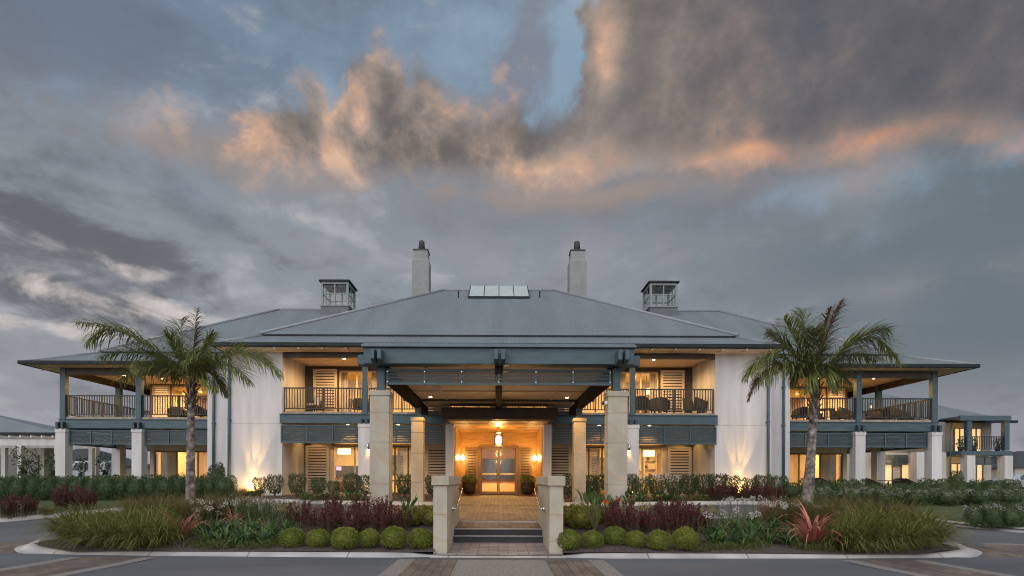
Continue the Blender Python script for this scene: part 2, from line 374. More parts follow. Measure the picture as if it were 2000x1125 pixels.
def stone_veins():
    t = M['stone'].node_tree; b = t.nodes['Principled BSDF']; src = b.inputs['Base Color'].links[0].from_socket
    tcn = nd(t, 'ShaderNodeTexCoord'); mp = nd(t, 'ShaderNodeMapping'); mp.inputs['Rotation'].default_value = (.5, .6, .2); mp.inputs['Scale'].default_value = (1, 1, 2.2)
    w = nd(t, 'ShaderNodeTexWave'); w.inputs['Scale'].default_value = .45; w.inputs['Distortion'].default_value = 9; w.inputs['Detail'].default_value = 4; w.inputs['Detail Scale'].default_value = 1.2
    t.links.new(tcn.outputs['Object'], mp.inputs[0]); t.links.new(mp.outputs[0], w.inputs[0])
    mr = nd(t, 'ShaderNodeMapRange'); mr.inputs[1].default_value = .86; mr.inputs[2].default_value = 1.0; mr.inputs[4].default_value = .33
    t.links.new(w.outputs['Fac'], mr.inputs[0])
    mx = nd(t, 'ShaderNodeMix', data_type='RGBA'); t.links.new(mr.outputs[0], mx.inputs[0]); t.links.new(src, mx.inputs[6]); mx.inputs[7].default_value = (.40, .26, .13, 1)
    t.links.new(mx.outputs[2], b.inputs['Base Color'])
stone_veins()
M['asphalt'] = pm('asphalt', (.122, .132, .147), .85, .1, .8, .8, 110, col2=(.086, .094, .106), stretch=(.22, 1, 1))
M['pavers'] = brick_mat('brown_brick_pavers', (.19, .15, .13), (.115, .09, .08), (.05, .045, .04), .30, .15, rotz=R(90))
M['greypave'] = brick_mat('grey_brick_pavers', (.30, .26, .25), (.20, .175, .172), (.07, .065, .065), .40, .20, ms=.008, rotz=0)
M['aggregate'] = pm('exposed_aggregate', (.28, .26, .25), .85, .2, 30, .6, 60, col2=(.15, .14, .135))
M['concrete'] = brick_mat('pale_concrete', (.40, .385, .38), (.365, .35, .345), (.17, .16, .155), 1.9, 90, ms=.012, rough=.8)
M['mulch'] = pm('bark_mulch', (.12, .095, .085), .95, .2, 26, 1.0, 35, col2=(.035, .026, .022))
M['lawn'] = pm('lawn_turf', (.075, .10, .038), .95, .2, 4, .6, 90, col2=(.045, .065, .024))
M['earth'] = pm('ground', (.07, .075, .045), .95, .2, .3)
M['step'] = pm('dark_bluestone', (.032, .034, .038), .6, .12, 3, .1, 60)
M['steel'] = pm('brushed_steel', (.55, .55, .56), .25, .04, 10, metal=1.0)
M['rail'] = pm('charcoal_rail', (.022, .026, .028), .45, .1, 4)
M['deck'] = pm('deck_boards', (.36, .28, .22), .7, .15, 4, stretch=(1, 8, 1))
M['shutter'] = pm('cream_shutter_paint', (.66, .55, .43), .6, .05, 3)
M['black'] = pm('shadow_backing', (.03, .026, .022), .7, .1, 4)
M['glass'] = glass_mat()
M['plaster'] = pm('interior_plaster', (.66, .56, .40), .8, .05, 1)
M['carpet'] = pm('interior_carpet', (.22, .15, .09), .9, .15, 6)
M['furn'] = pm('dark_timber', (.11, .065, .04), .5, .15, 4)
M['wicker'] = wave_bump(pm('dark_wicker', (.045, .04, .036), .7, .2, 30), 'Z', .03, .8, .01)
M['cushion'] = pm('cream_cushion', (.6, .52, .4), .85, .05, 5)
M['curtain'] = wave_bump(pm('sheer_curtain', (.7, .6, .45), .9, .05, 2), 'X', .16, 1.0, .05)
M['bulb'] = emit('lamp_glow', (1.0, .66, .26), 40)
M['downglow'] = emit('downlight_glow', (1.0, .70, .34), 30)
M['shadeglow'] = emit('lampshade_glow', (1.0, .74, .36), 3.2)
M['screen'] = emit('blue_screen', (.10, .06, .85), .9)
M['red'] = pm('red_petals', (.55, .03, .02), .6, .15, 20)
M['whiteplastic'] = pm('white_plastic', (.7, .7, .7), .4, .03, 5)
M['darkpot'] = pm('dark_glazed_pot', (.03, .025, .022), .35, .15, 4)
M['carpaint'] = pm('silver_car_paint', (.35, .38, .42), .3, .03, 2, metal=.3)
M['darkglass'] = pm('dark_glass', (.02, .025, .03), .08, .1, 2, spec=.6)
M['tyre'] = pm('tyre_rubber', (.02, .02, .02), .8, .1, 5)

# ================================================================== ground
CY, CZ = [-50, 10.45, 14.2, 19.5, 23, 400], [0, 0, .42, .55, .70, .72]
SY, SZ = [-50, 10.45, 17, 19, 22, 400], [0, 0, .10, .25, .60, .72]
def hz(x, y):
    w = min(1, max(0, (abs(x) - 9) / 5)); w = w * w * (3 - 2 * w)
    return float(np.interp(y, CY, CZ)) * (1 - w) + float(np.interp(y, SY, SZ)) * w
def P(px, D): return (px - VPX) / F * D
def Zp(py, D): return EYE + (VPY - py) / F * D
def sheet(name, xs, ylo, yhi, ny, mat, dz, kind='structure', fn=None):
    """a ground sheet between ylo(x) and yhi(x) that follows the terrain"""
    m = MB(); nx = len(xs); vs = []
    for x in xs:
        a, b = ylo(x), yhi(x)
        for j in range(ny + 1):
            y = a + (b - a) * j / ny; vs.append((x, y, hz(x, y) + dz + (fn(x, y) if fn else 0)))
    fs = [(i * (ny + 1) + j, (i + 1) * (ny + 1) + j, (i + 1) * (ny + 1) + j + 1, i * (ny + 1) + j + 1) for i in range(nx - 1) for j in range(ny)]
    m.add(vs, fs, 0, True)
    return tag(m.build(name, mat), kind=kind)
def lin(a, b, n): return [a + (b - a) * i / n for i in range(n + 1)]
def far_ground():
    m = MB(); xs = [-2500, -300, -90, -60] + lin(-45, 45, 60) + [60, 90, 300, 2500]; ys = [-60, -10] + lin(5, 30, 40) + [45, 90, 300, 3000]
    vs = [(x, y, hz(x, y) - (.03 if abs(x) > 12 or y > 22 or y < 5 else .35)) for x in xs for y in ys]; n = len(ys)
    m.add(vs, [(i * n + j, (i + 1) * n + j, (i + 1) * n + j + 1, i * n + j + 1) for i in range(len(xs) - 1) for j in range(n - 1)], 0, True)
    tag(m.build('ground', M['earth']), kind='structure')
far_ground()
FARK_L = [(-40, 14.0), (-26, 14.3), (-20, 14.8), (-17, 15.6), (-15.5, 16.8), (-14.6, 18.2), (-13.4, 19.4), (-12, 20.3), (-10, 20.8), (-8, 20.5), (-6, 20.0), (-4, 19.7), (-2.3, 19.6)]
FARK_R = [(2.3, 19.6), (4, 19.7), (6, 20.0), (8, 20.5), (10, 20.6), (12, 19.9), (13.2, 18.6), (13.9, 17.2), (14.3, 15.6), (14.9, 14.0), (16, 12.9), (18, 12.2), (24, 11.7), (40, 11.6)]
def densify(pts, step=.35):
    out = [pts[0]]
    for a, b in zip(pts, pts[1:]):
        n = max(1, int(math.dist(a, b) / step))
        out += [(a[0] + (b[0] - a[0]) * k / n, a[1] + (b[1] - a[1]) * k / n) for k in range(1, n + 1)]
    return out
def smooth(pts, it=2):
    for _ in range(it):
        q = [pts[0]]
        for a, b in zip(pts, pts[1:]): q += [(a[0] * .75 + b[0] * .25, a[1] * .75 + b[1] * .25), (a[0] * .25 + b[0] * .75, a[1] * .25 + b[1] * .75)]
        pts = q + [pts[-1]]
    return pts
FARK_L, FARK_R = densify(smooth(FARK_L)), densify(smooth(FARK_R))
def kerb(name, pts, prof, inward, hs=lambda x, y: 1.0):
    """sweep a kerb profile along an outline; inward = +1 when the bed lies on the line's left"""
    m = MB(); rings = []
    for k, p in enumerate(pts):
        a, b = pts[max(0, k - 1)], pts[min(len(pts) - 1, k + 1)]
        dx_, dy_ = b[0] - a[0], b[1] - a[1]; L = math.hypot(dx_, dy_); nx_, ny_ = -dy_ / L * inward, dx_ / L * inward
        z = hz(p[0], p[1])
        rings.append([(p[0] + nx_ * o, p[1] + ny_ * o, z + zz * (hs(*p) if zz > 0 else 1)) for o, zz in prof])
    m.rings(rings, closed=False, smooth=False)
    return tag(m.build(name, M['concrete']), kind='structure')
KP = [(0, -.05), (0, .012), (.09, .025), (.17, .10), (.20, .12), (.32, .125), (.33, -.05)]
kerb('kerb', FARK_L, KP, 1); kerb('kerb', FARK_R, KP, 1)
# the road and the horseshoe drive
sheet('road', lin(-45, -1.3, 44), lambda x: -12, lambda x: 21.2 if abs(x) < 14 else 18, 48, M['asphalt'], 0.0)
sheet('road', lin(1.3, 45, 44), lambda x: -12, lambda x: 21.2 if abs(x) < 14 else 18, 48, M['asphalt'], 0.0)
sheet('road', lin(-1.3, 1.3, 4), lambda x: -12, lambda x: 10.6, 30, M['asphalt'], 0.0); sheet('road', lin(-1.3, 1.3, 4), lambda x: 14.25, lambda x: 19.62, 8, M['asphalt'], 0.0)
ISL_F = [(-9.35, 11.9), (-9.78, 11.55), (-9.78, 11.15), (-9.35, 10.72), (-8.6, 10.47), (-6, 10.37), (-3, 10.34), (0, 10.33), (3, 10.34), (6, 10.37), (8.6, 10.47), (9.35, 10.72), (9.78, 11.15), (9.78, 11.55), (9.35, 11.9)]
ISL_F = smooth(ISL_F, 3)
ISL_B = [(9.35, 11.9), (9.3, 13.2), (9.3, 14.6), (8.9, 15.35), (7.8, 15.4), (6, 14.9), (4, 14.4), (2.5, 14.25), (1.3, 14.2), (0, 14.2)]
ISL_B = smooth(ISL_B, 2); ISL_B = ISL_B + [(-x, y) for x, y in ISL_B[::-1][1:]]
KI = [(0, -.05), (0, .01), (.10, .02), (.20, .075), (.24, .09), (.36, .095), (.37, -.05)]
kerb('kerb', densify(ISL_F, .3), KI, 1, lambda x, y: .35 + .65 * min(1, max(0, (abs(x) - 1.25) / .5)))
kerb('kerb', [p for p in densify(ISL_B, .3)], KI, 1, lambda x, y: .35 + .65 * min(1, max(0, (abs(x) - 1.25) / .3)))
def isl_front(x): return 10.34 + .25 + (0 if abs(x) < 8.2 else (abs(x) - 8.2) * .45)
def isl_back(x):
    ax = abs(x); return float(np.interp(ax, [0, 2.5, 4, 6, 7.8, 8.7, 9.05, 9.3], [13.85, 13.9, 14.05, 14.5, 15.0, 14.9, 14.0, 12.2]))
for sgn in (-1, 1):
    xs = [sgn * v for v in lin(1.24, 9.32, 40)]
    if sgn < 0: xs = xs[::-1]
    sheet('garden_bed', xs, isl_front, isl_back, 14, M['mulch'], .085, fn=lambda x, y: .03 * math.sin(x * 2.1) * math.sin(y * 2.7))
# beyond the drive: beds, lawns and the far land, raised behind the kerb
def strip_beyond(name, pts, d0, d1, ny, mat, dz):
    m = MB(); vs = []
    for x, y in pts:
        for j in range(ny + 1):
            yy = y + d0 + (d1(x, y) - y - d0) * j / ny; vs.append((x, yy, hz(x, yy) + dz))
    n = ny + 1
    m.add(vs, [(i * n + j, (i + 1) * n + j, (i + 1) * n + j + 1, i * n + j + 1) for i in range(len(pts) - 1) for j in range(ny)], 0, True)
    tag(m.build(name, mat), kind='structure')
strip_beyond('lawn', FARK_L, .3, lambda x, y: 60, 40, M['lawn'], .09)
strip_beyond('lawn', FARK_R, .3, lambda x, y: 60, 40, M['lawn'], .09)
strip_beyond('garden_bed', [p for p in FARK_L if p[0] > -13.3], .32, lambda x, y: 25.5, 10, M['mulch'], .098)
strip_beyond('garden_bed', [p for p in FARK_R if p[0] < 12.6], .32, lambda x, y: 25.5, 10, M['mulch'], .098)
strip_beyond('garden_bed', [p for p in FARK_L if p[0] < -14.0], .32, lambda x, y: y + 1.5, 3, M['mulch'], .098)
strip_beyond('garden_bed', [p for p in FARK_R if p[0] > 13.7], .32, lambda x, y: y + 1.0, 3, M['mulch'], .098)
strip_beyond('path', [p for p in FARK_R if p[0] > 13.0 and p[0] < 17.5], 1.1, lambda x, y: y + 2.0, 3, M['concrete'], .105)
# the forecourt under the canopy, brick from the stair head to the door
sheet('forecourt', lin(-3.9, 3.9, 20), lambda x: 14.36, lambda x: 19.62, 24, M['pavers'], .006)
sheet('porch_floor', lin(-2.28, 2.28, 12), lambda x: 19.62, lambda x: 27.2, 24, M['pavers'], .012)
m = MB(); m.box(-2.34, -2.28, 19.7, 23, .4, .80); m.box(2.28, 2.34, 19.7, 23, .4, .80); tag(m.build('kerb', M['concrete']), kind='structure')
sheet('landing', lin(-1.24, 1.24, 4), lambda x: 10.58, lambda x: 12.32, 6, M['greypave'], .042, fn=lambda x, y: -hz(x, y) + (y - 10.58) * .028)
sheet('stair_head', lin(-1.0, 1.0, 4), lambda x: 12.84, lambda x: 13.9, 6, M['pavers'], .376, fn=lambda x, y: -hz(x, y) + (y - 12.8) * .04)
m = MB(); m.box(-1.0, 1.0, 12.3, 12.8, -.1, .24); m.box(-1.0, 1.0, 12.56, 12.86, -.1, .374)
st = thing('entrance_steps', 'two dark bluestone steps between the sandstone stair walls', 'steps', (0, 12.3, .1))
m.build('tread', M['step'], st, .006)
m = MB(); m.box(-.998, .998, 12.285, 12.36, .218, .2465); m.box(-.998, .998, 12.545, 12.62, .352, .3805); m.build('nosing', pm('pale_nosing', (.24, .245, .26), .5, .1, 6), st, .004)  # lighter grey strip on the front edge of each tread
# paving bands across the road
def band(name, x0, x1, y0, y1, mat, dz=.008, x0b=None, x1b=None):
    m = MB(); n = 8; vs = []
    for j in range(n + 1):
        t_ = j / n; y = y0 + (y1 - y0) * t_; a = x0 + ((x0b if x0b is not None else x0) - x0) * t_; b = x1 + ((x1b if x1b is not None else x1) - x1) * t_
        for i in range(5): x = a + (b - a) * i / 4; vs.append((x, y, hz(x, y) + dz))
    m.add(vs, [(j * 5 + i, j * 5 + i + 1, (j + 1) * 5 + i + 1, (j + 1) * 5 + i) for j in range(n) for i in range(4)])
    tag(m.build(name, mat), kind='structure')
for a, b, mt in ((-1.85, -1.55, 'aggregate'), (-1.55, -.74, 'pavers'), (-.74, .86, 'aggregate'), (.86, 1.66, 'pavers'), (1.66, 1.96, 'aggregate')):
    band('crossing', a, b, 2.0, 10.44, M[mt])
for s_ in (-1, 1):
    for a, b, mt in ((6.35, 6.62, 'aggregate'), (6.62, 7.75, 'pavers'), (7.75, 8.0, 'aggregate')):
        e = (.35, -1.6)
        band('crossing', *(sorted((s_ * (a + .9), s_ * (b + .9)))), 2.0, 10.52, M[mt], .006, *(sorted((s_ * a, s_ * b))))
    for a, b, mt in ((10.48, 10.62, 'aggregate'), (10.62, 12.0, 'pavers'), (12.0, 12.2, 'aggregate')):
        band('crossing', *(sorted((s_ * 9.4, s_ * 22))), a, b, M[mt], .009)

# ================================================================== the lodge
lodge = thing('lodge_building', 'long white two storey lodge with grey hip roofs, deep verandahs and lit windows', 'building', (0, 26, .7))
FL0, FL1 = .75, 4.30
def hip_roof(x0, x1, y0, y1, z0, t, za, zr, cut=0):
    """eave rectangle, shallow apron of width t up to za, then the steep hip up to the ridge zr"""
    a0, a1, b0, b1 = x0 + t, x1 - t, y0 + t, y1 - t
    r = (b1 - b0) / 2; yr = (b0 + b1) / 2; rx0, rx1 = a0 + r, a1 - r
    m = MB()
    E = [(x0, y0, z0), (x1, y0, z0), (x1, y1, z0), (x0, y1, z0)]; A = [(a0, b0, za), (a1, b0, za), (a1, b1, za), (a0, b1, za)]
    up = .07; o = .06
    B = [(a0 - o, b0 - o, za + up), (a1 + o, b0 - o, za + up), (a1 + o, b1 + o, za + up), (a0 - o, b1 + o, za + up)]
    r0, r1 = (rx0, yr, zr), (rx1, yr, zr)
    for i in range(4):
        j = (i + 1) % 4
        if i == 0 and cut:                                 # the middle of this eave lies inside the main roof
            m.quad(E[0], (-cut, y0, z0), (-cut, b0, za), A[0], 0); m.quad((cut, y0, z0), E[1], A[1], (cut, b0, za), 0)
        else: m.quad(E[i], E[j], A[j], A[i], i % 2)
    m.quad(B[0], B[1], r1, r0, 0); m.quad(B[2], B[3], r0, r1, 0)
    m.add([B[1], B[2], r1], [(0, 1, 2)], 1); m.add([B[3], B[0], r0], [(0, 1, 2)], 1)
    for i in range(4):                                     # underside of the overlapping sheet, darkened to paint its shade line
        j = (i + 1) % 4
        m.quad(B[i], B[j], (A[j][0], A[j][1], za - .01), (A[i][0], A[i][1], za - .01), 2)
    roof = m.build('roof', [M['roofx'], M['roofy'], M['pot']], lodge)
    c = MB(); u = Vector((0, 0, .03))
    for p, q in ((B[0], r0), (B[3], r0), (B[1], r1), (B[2], r1), (r0, r1)):
        c.tube([Vector(p) + u, Vector(q) + u], .075, 6)
    for p, q in zip(E, A): c.tube([Vector(p) + u * .6, Vector(q) + u * .6], .06, 6)
    c.build('ridge_capping', M['ridge'], roof)
    g = MB(); w = .13
    gh = .145
    for ga, gb in (((x0 - w, -cut), (cut, x1 + w)) if cut else ((x0 - w, x1 + w),)): g.box(ga, gb, y0 - w, y0, z0 - gh, z0 + .015)
    g.box(x0 - w, x1 + w, y1, y1 + w, z0 - gh, z0 + .015)
    g.box(x0 - w, x0, y0 + .001, y1 - .001, z0 - gh, z0 + .015); g.box(x1, x1 + w, y0 + .001, y1 - .001, z0 - gh, z0 + .015)
    g.build('gutter', M['gutter'], roof, .02)
    return roof, (rx0, rx1, yr)
EZ = 6.93
mainroof, mr_ = hip_roof(-11.45, 11.45, 22.2, 39.0, EZ, 1.35, 7.56, 11.93)
hip_roof(-21.02, 21.02, 24.4, 40.6, 6.63, 2.02, 7.46, 11.40, 11.46)
m = MB(); m.box(-11.4, 11.4, 22.25, 23.0, 6.76, 6.79); m.box(-21.0, -11.41, 24.45, 29.5, 6.50, 6.53); m.box(11.41, 21.0, 24.45, 29.5, 6.50, 6.53)
m.box(-21.0, -18.6, 29.51, 40.5, 6.50, 6.53); m.box(18.6, 21.0, 29.51, 40.5, 6.50, 6.53)
m.build('soffit', M['soffit'], lodge)
# rafter tails under the eaves
raf = MB(); raf.box(-.028, .028, -.24, .30, -.015, .06); rt = raf.mesh('rafter_tail', M['soffit'])
def rafter(x, y, z, rz):
    o = bpy.data.objects.new('rafter_tail', rt); COL.objects.link(o); o.parent = lodge; o.location = Vector((x, y, z)) - wloc(lodge); o.rotation_euler = (0, 0, rz)
for k in range(24):
    x = -10.9 + k * .948
    if abs(x) > 3.6: rafter(x, 22.42, 6.72, 0)
for s in (-1, 1):
    for k in range(10): rafter(s * (12.0 + k * .98), 24.62, 6.475, 0)
    for k in range(10): rafter(s * 20.9, 25.6 + k * 1.2, 6.475, R(90))
# skylight on the main roof
m = MB(); sl = (11.93 - 7.63) / (30.6 - 23.5)
def rp(x, y, h): return (x, y, 7.63 + (y - 23.5) * sl + h)
y0, y1, x0, x1 = 29.0, 30.45, -1.64, 1.62
m.rings([[rp(x0, y0, 0), rp(x1, y0, 0), rp(x1, y1, 0), rp(x0, y1, 0)], [rp(x0 + .02, y0, .13), rp(x1 - .02, y0, .13), rp(x1 - .06, y1, .30), rp(x0 + .06, y1, .30)]])
def bar(xa, xb, ha, hb): m.rings([[rp(xa, y0, .12), rp(xb, y0, .12), rp(xb, y0, .12 + ha), rp(xa, y0, .12 + ha)], [rp(xa * .985, y1, .29), rp(xb * .985, y1, .29), rp(xb * .985, y1, .29 + ha), rp(xa * .985, y1, .29 + ha)]])
for k in range(5):
    xx = x0 + .05 + k * (x1 - x0 - .10) / 4; bar(xx - .018, xx + .018, .045, 0)
sk = m.build('skylight', M['gutter'], lodge)
pn = MB(); pn.rings([[rp(x0 + .06, y0 + .04, .135), rp(x1 - .06, y0 + .04, .135), rp(x1 - .08, y1 - .03, .303), rp(x0 + .08, y1 - .03, .303)], [rp(x0 + .06, y0 + .04, .155), rp(x1 - .06, y0 + .04, .155), rp(x1 - .08, y1 - .03, .323), rp(x0 + .08, y1 - .03, .323)]])
M['skypane'] = pm('sky_sheen_pane', (.40, .45, .435), .3, .04, 2, spec=.8)  # pale green-grey puts the reflected sky into the pane colour
pn.build('pane', M['skypane'], sk)
for s in (-1, 1):
    m = MB(); v = rp(s * 2.15, 29.2, 0); m.rnd(v[0], v[1], [(v[2] - .1, .03), (v[2] + .28, .03), (v[2] + .28, .05), (v[2] + .34, .04)], 8); m.build('vent_pipe', M['pot'], lodge)
# chimneys
for s in (-1, 1):
    cx, cy = s * 4.55, 32.4; h = .49
    m = MB(); m.sq(cx, cy, [(9.0, h), (14.15, h), (14.22, h - .07), (14.75, h - .09)])
    ch = m.build('chimney', pm('grey_render', (.235, .255, .25), .85, .05, 2), lodge, .02)
    m = MB(); m.sq(cx, cy, [(14.752, h - .05), (14.80, h - .05), (14.83, h - .1)]); m.build('cap', M['pot'], ch)
    m = MB(); m.rnd(cx, cy, [(14.8, .22), (15.35, .16), (15.40, .17), (15.44, .12)], 12); m.build('chimney_pot', M['pot'], ch)
# glazed lanterns on the wing roofs
for s in (-1, 1):
    ax, bx = s * 10.22, s * 8.64; xa, xb = min(ax, bx), max(ax, bx); ya, yb = 31.7, 33.28
    cz0, cz1, cz2 = 10.3, 11.44, 12.82
    m = MB(); m.box(xa, xb, ya, yb, cz0, cz1 - .05)
    cu = m.build('cupola', pm('slate_cladding', (.095, .11, .128), .5, .08, 3), lodge)
    m = MB(); m.box(xa - .25, xb + .25, ya - .3, ya - .02, cz1 - .68, cz1 - .64)
    f = MB(); w = .09; mid = (cz1 + cz2) / 2 - .0
    f.box(xa - .05, xb + .05, ya - .05, yb + .05, cz1 - .05, cz1 + .02)
    for (px_, py_) in ((xa, ya), (xb - .12, ya), (xa, yb - .12), (xb - .12, yb - .12)): f.box(px_, px_ + .12, py_, py_ + .12, cz1 + .02, cz2 - .12)
    f.box(xa + .002, xb - .002, ya + .002, ya + .118, cz2 - .16, cz2 - .022); f.box(xa + .002, xb - .002, yb - .118, yb - .002, cz2 - .16, cz2 - .022); f.box(xa + .002, xa + .118, ya + .119, yb - .119, cz2 - .16, cz2 - .022); f.box(xb - .118, xb - .002, ya + .119, yb - .119, cz2 - .16, cz2 - .022)
    xm, ym = (xa + xb) / 2, (ya + yb) / 2
    for yy in (ya + .03, yb - .08): f.box(xm - .035, xm + .035, yy, yy + .05, cz1 + .02, cz2 - .16); f.box(xa + .12, xb - .12, yy + .005, yy + .045, mid - .03, mid + .03)
    for xx in (xa + .03, xb - .08): f.box(xx, xx + .05, ym - .035, ym + .035, cz1 + .02, cz2 - .16); f.box(xx + .005, xx + .045, ya + .12, yb - .12, mid - .03, mid + .03)
    f.build('window_frame', pm('grey_green_frame', (.19, .225, .225), .5, .05, 3), cu)
    g = MB()
    for yy in (ya + .085, yb - .097): g.box(xa + .12, xb - .12, yy, yy + .012, cz1 + .02, cz2 - .16)
    for xx in (xa + .085, xb - .097): g.box(xx, xx + .012, ya + .12, yb - .12, cz1 + .02, cz2 - .16)
    g.build('pane', M['glass'], cu)
    f = MB(); f.box(xa - .1, xb + .1, ya - .1, yb + .1, cz2 - .02, cz2 + .05); f.box(xa - .06, xb + .06, ya - .06, yb + .06, cz2 + .05, cz2 + .08); f.build('cap', M['gutter'], cu)
# walls
def wall_open(m, x0, x1, z0, z1, ya, yb, ops, mi=0):
    xs = sorted({x0, x1} | {o[0] for o in ops} | {o[1] for o in ops}); zs = sorted({z0, z1} | {o[2] for o in ops} | {o[3] for o in ops})
    for i in range(len(xs) - 1):
        k = 0
        while k < len(zs) - 1:
            def hole(kk): xm, zm = (xs[i] + xs[i + 1]) / 2, (zs[kk] + zs[kk + 1]) / 2; return any(o[0] < xm < o[1] and o[2] < zm < o[3] for o in ops)
            if hole(k): k += 1; continue
            j = k
            while j + 1 < len(zs) - 1 and not hole(j + 1): j += 1
            m.box(xs[i], xs[i + 1], ya, yb, zs[k], zs[j + 1], mi); k = j + 1
def window(x0, x1, z0, z1, y, mull=(), trans=(), fw=.07, mat='cream', depth=.07, parent=None):
    m = MB(); a, b = y - depth / 2, y + depth / 2
    m.box(x0, x0 + fw, a, b, z0, z1); m.box(x1 - fw, x1, a, b, z0, z1); m.box(x0 + fw, x1 - fw, a, b, z0, z0 + fw); m.box(x0 + fw, x1 - fw, a, b, z1 - fw, z1)
    for u in mull: m.box(u - fw / 2, u + fw / 2, a + .004, b - .004, z0 + fw, z1 - fw)
    for u in trans: m.box(x0 + fw, x1 - fw, a + .008, b - .008, u - fw / 2, u + fw / 2)
    w = m.build('window', M[mat], parent or lodge)
    g = MB(); g.box(x0 + fw * .7, x1 - fw * .7, y - .004, y + .004, z0 + fw * .7, z1 - fw * .7); g.build('pane', M['glass'], w)
    return w
def shutter(x0, x1, z0, z1, y, n=16, parent=None, gap=.36, mat='shutter', name='shutter'):
    m = MB(); st = .11
    m.box(x0, x0 + st, y - .03, y + .02, z0, z1); m.box(x1 - st, x1, y - .03, y + .02, z0, z1)
    m.box(x0 + st, x1 - st, y - .028, y + .018, z0, z0 + .09); m.box(x0 + st, x1 - st, y - .028, y + .018, z1 - .09, z1)
    p = (z1 - z0 - .18) / n
    for k in range(n):
        zb = z0 + .09 + k * p + p * gap / 2
        m.box(x0 + st - .002, x1 - st + .002, y - .02, y + .012, zb, zb + p * (1 - gap))
    return m.build(name, M[mat], parent or lodge)
def railing(a, b, z0, parent, h=1.0, step=.115):
    """a rail with square balusters from point a to point b"""
    m = MB(); a, b = Vector((a[0], a[1], 0)), Vector((b[0], b[1], 0)); d = b - a; L = d.length; d.normalize(); nrm = Vector((-d.y, d.x, 0))
    def bar(s0, s1, w, za, zb):
        p = [a + d * s0 - nrm * w, a + d * s1 - nrm * w, a + d * s1 + nrm * w, a + d * s0 + nrm * w]
        m.rings([[(q.x, q.y, za) for q in p], [(q.x, q.y, zb) for q in p]])
    bar(0, L, .032, z0 + h - .05, z0 + h); bar(0, L, .02, z0 + .10, z0 + .14)
    n = max(2, round(L / step))
    for k in range(1, n): bar(L * k / n - .017, L * k / n + .017, .012, z0 + .14, z0 + h - .05)
    for k in range(0, max(1, round(L / 1.6)) + 1):
        s = min(max(L * k / max(1, round(L / 1.6)), .025), L - .025); bar(s - .025, s + .025, .026, z0, z0 + h - .002)
    return m.build('railing', M['rail'], parent)
def louvre(x0, x1, z0, z1, y, n, cols, parent, gap=.17, along='x', post=.05, mat='teal', dmat='teal_dark', bolts=False):
    """a screen of flat blades in a frame; along y when along is 'y' (then x0..x1 are y values and y is x)"""
    m = MB()
    def bx(a, b, c, d, e, f, mi=0):
        if along == 'x': m.box(a, b, c, d, e, f, mi)
        else: m.box(c, d, a, b, e, f, mi)
    for k in range(cols + 1):
        u = x0 + (x1 - x0 - post) * k / cols; bx(u, u + post, y - .045, y + .03, z0, z1)
        if bolts:
            for zz in (z0 + .06, z1 - .08): bx(u + .012, u + .036, y - .058, y - .045, zz, zz + .022, 2)
    bx(x0 + .001, x1 - .001, y - .035, y + .025, z0, z0 + .06); bx(x0 + .001, x1 - .001, y - .035, y + .025, z1 - .05, z1)
    p = (z1 - z0 - .11) / n
    for k in range(n):
        zb = z0 + .06 + k * p + p * gap / 2
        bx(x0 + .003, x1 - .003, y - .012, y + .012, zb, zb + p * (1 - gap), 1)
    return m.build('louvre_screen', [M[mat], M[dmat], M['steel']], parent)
def downlight(x, y, z, parent, power=9, spot=172, light=True):
    m = MB(); m.rnd(x, y, [(z + .03, .075), (z - .004, .075), (z - .008, .068)], 14, smooth=False); d = m.build('downlight', M['steel'], parent)
    m = MB(); m.rnd(x, y, [(z - .009, .058), (z - .016, .05)], 12); m.build('lamp_disc', M['downglow'], d)
    if light: lamp('SPOT', (x, y, z - .09), power * (3.2 if spot > 120 else 2.2), d, size=.06, aim=(0, 0, -1), spot=spot, blend=.4)
def room(x0, x1, y0, y1, z0, z1, power, name='interior_room', backmat='plaster', nl=2):
    m = MB()
    m.quad((x0, y0, z0), (x1, y0, z0), (x1, y1, z0), (x0, y1, z0), 1); m.quad((x0, y0, z1), (x0, y1, z1), (x1, y1, z1), (x1, y0, z1), 0)
    m.quad((x0, y1, z0), (x1, y1, z0), (x1, y1, z1), (x0, y1, z1), 2); m.quad((x0, y0, z0), (x0, y1, z0), (x0, y1, z1), (x0, y0, z1), 0); m.quad((x1, y0, z0), (x1, y0, z1), (x1, y1, z1), (x1, y1, z0), 0)
    r = m.build(name, [M['plaster'], M['carpet'], M[backmat]], lodge)
    for k in range(nl):
        xx = x0 + (x1 - x0) * (k + .5) / nl
        lamp('AREA', (xx, (y0 * .6 + y1 * .4), z1 - .12), power * 3.4, r, size=.9, aim=(0, 0, -1))
    return r
YW, YB = 23.0, 25.7
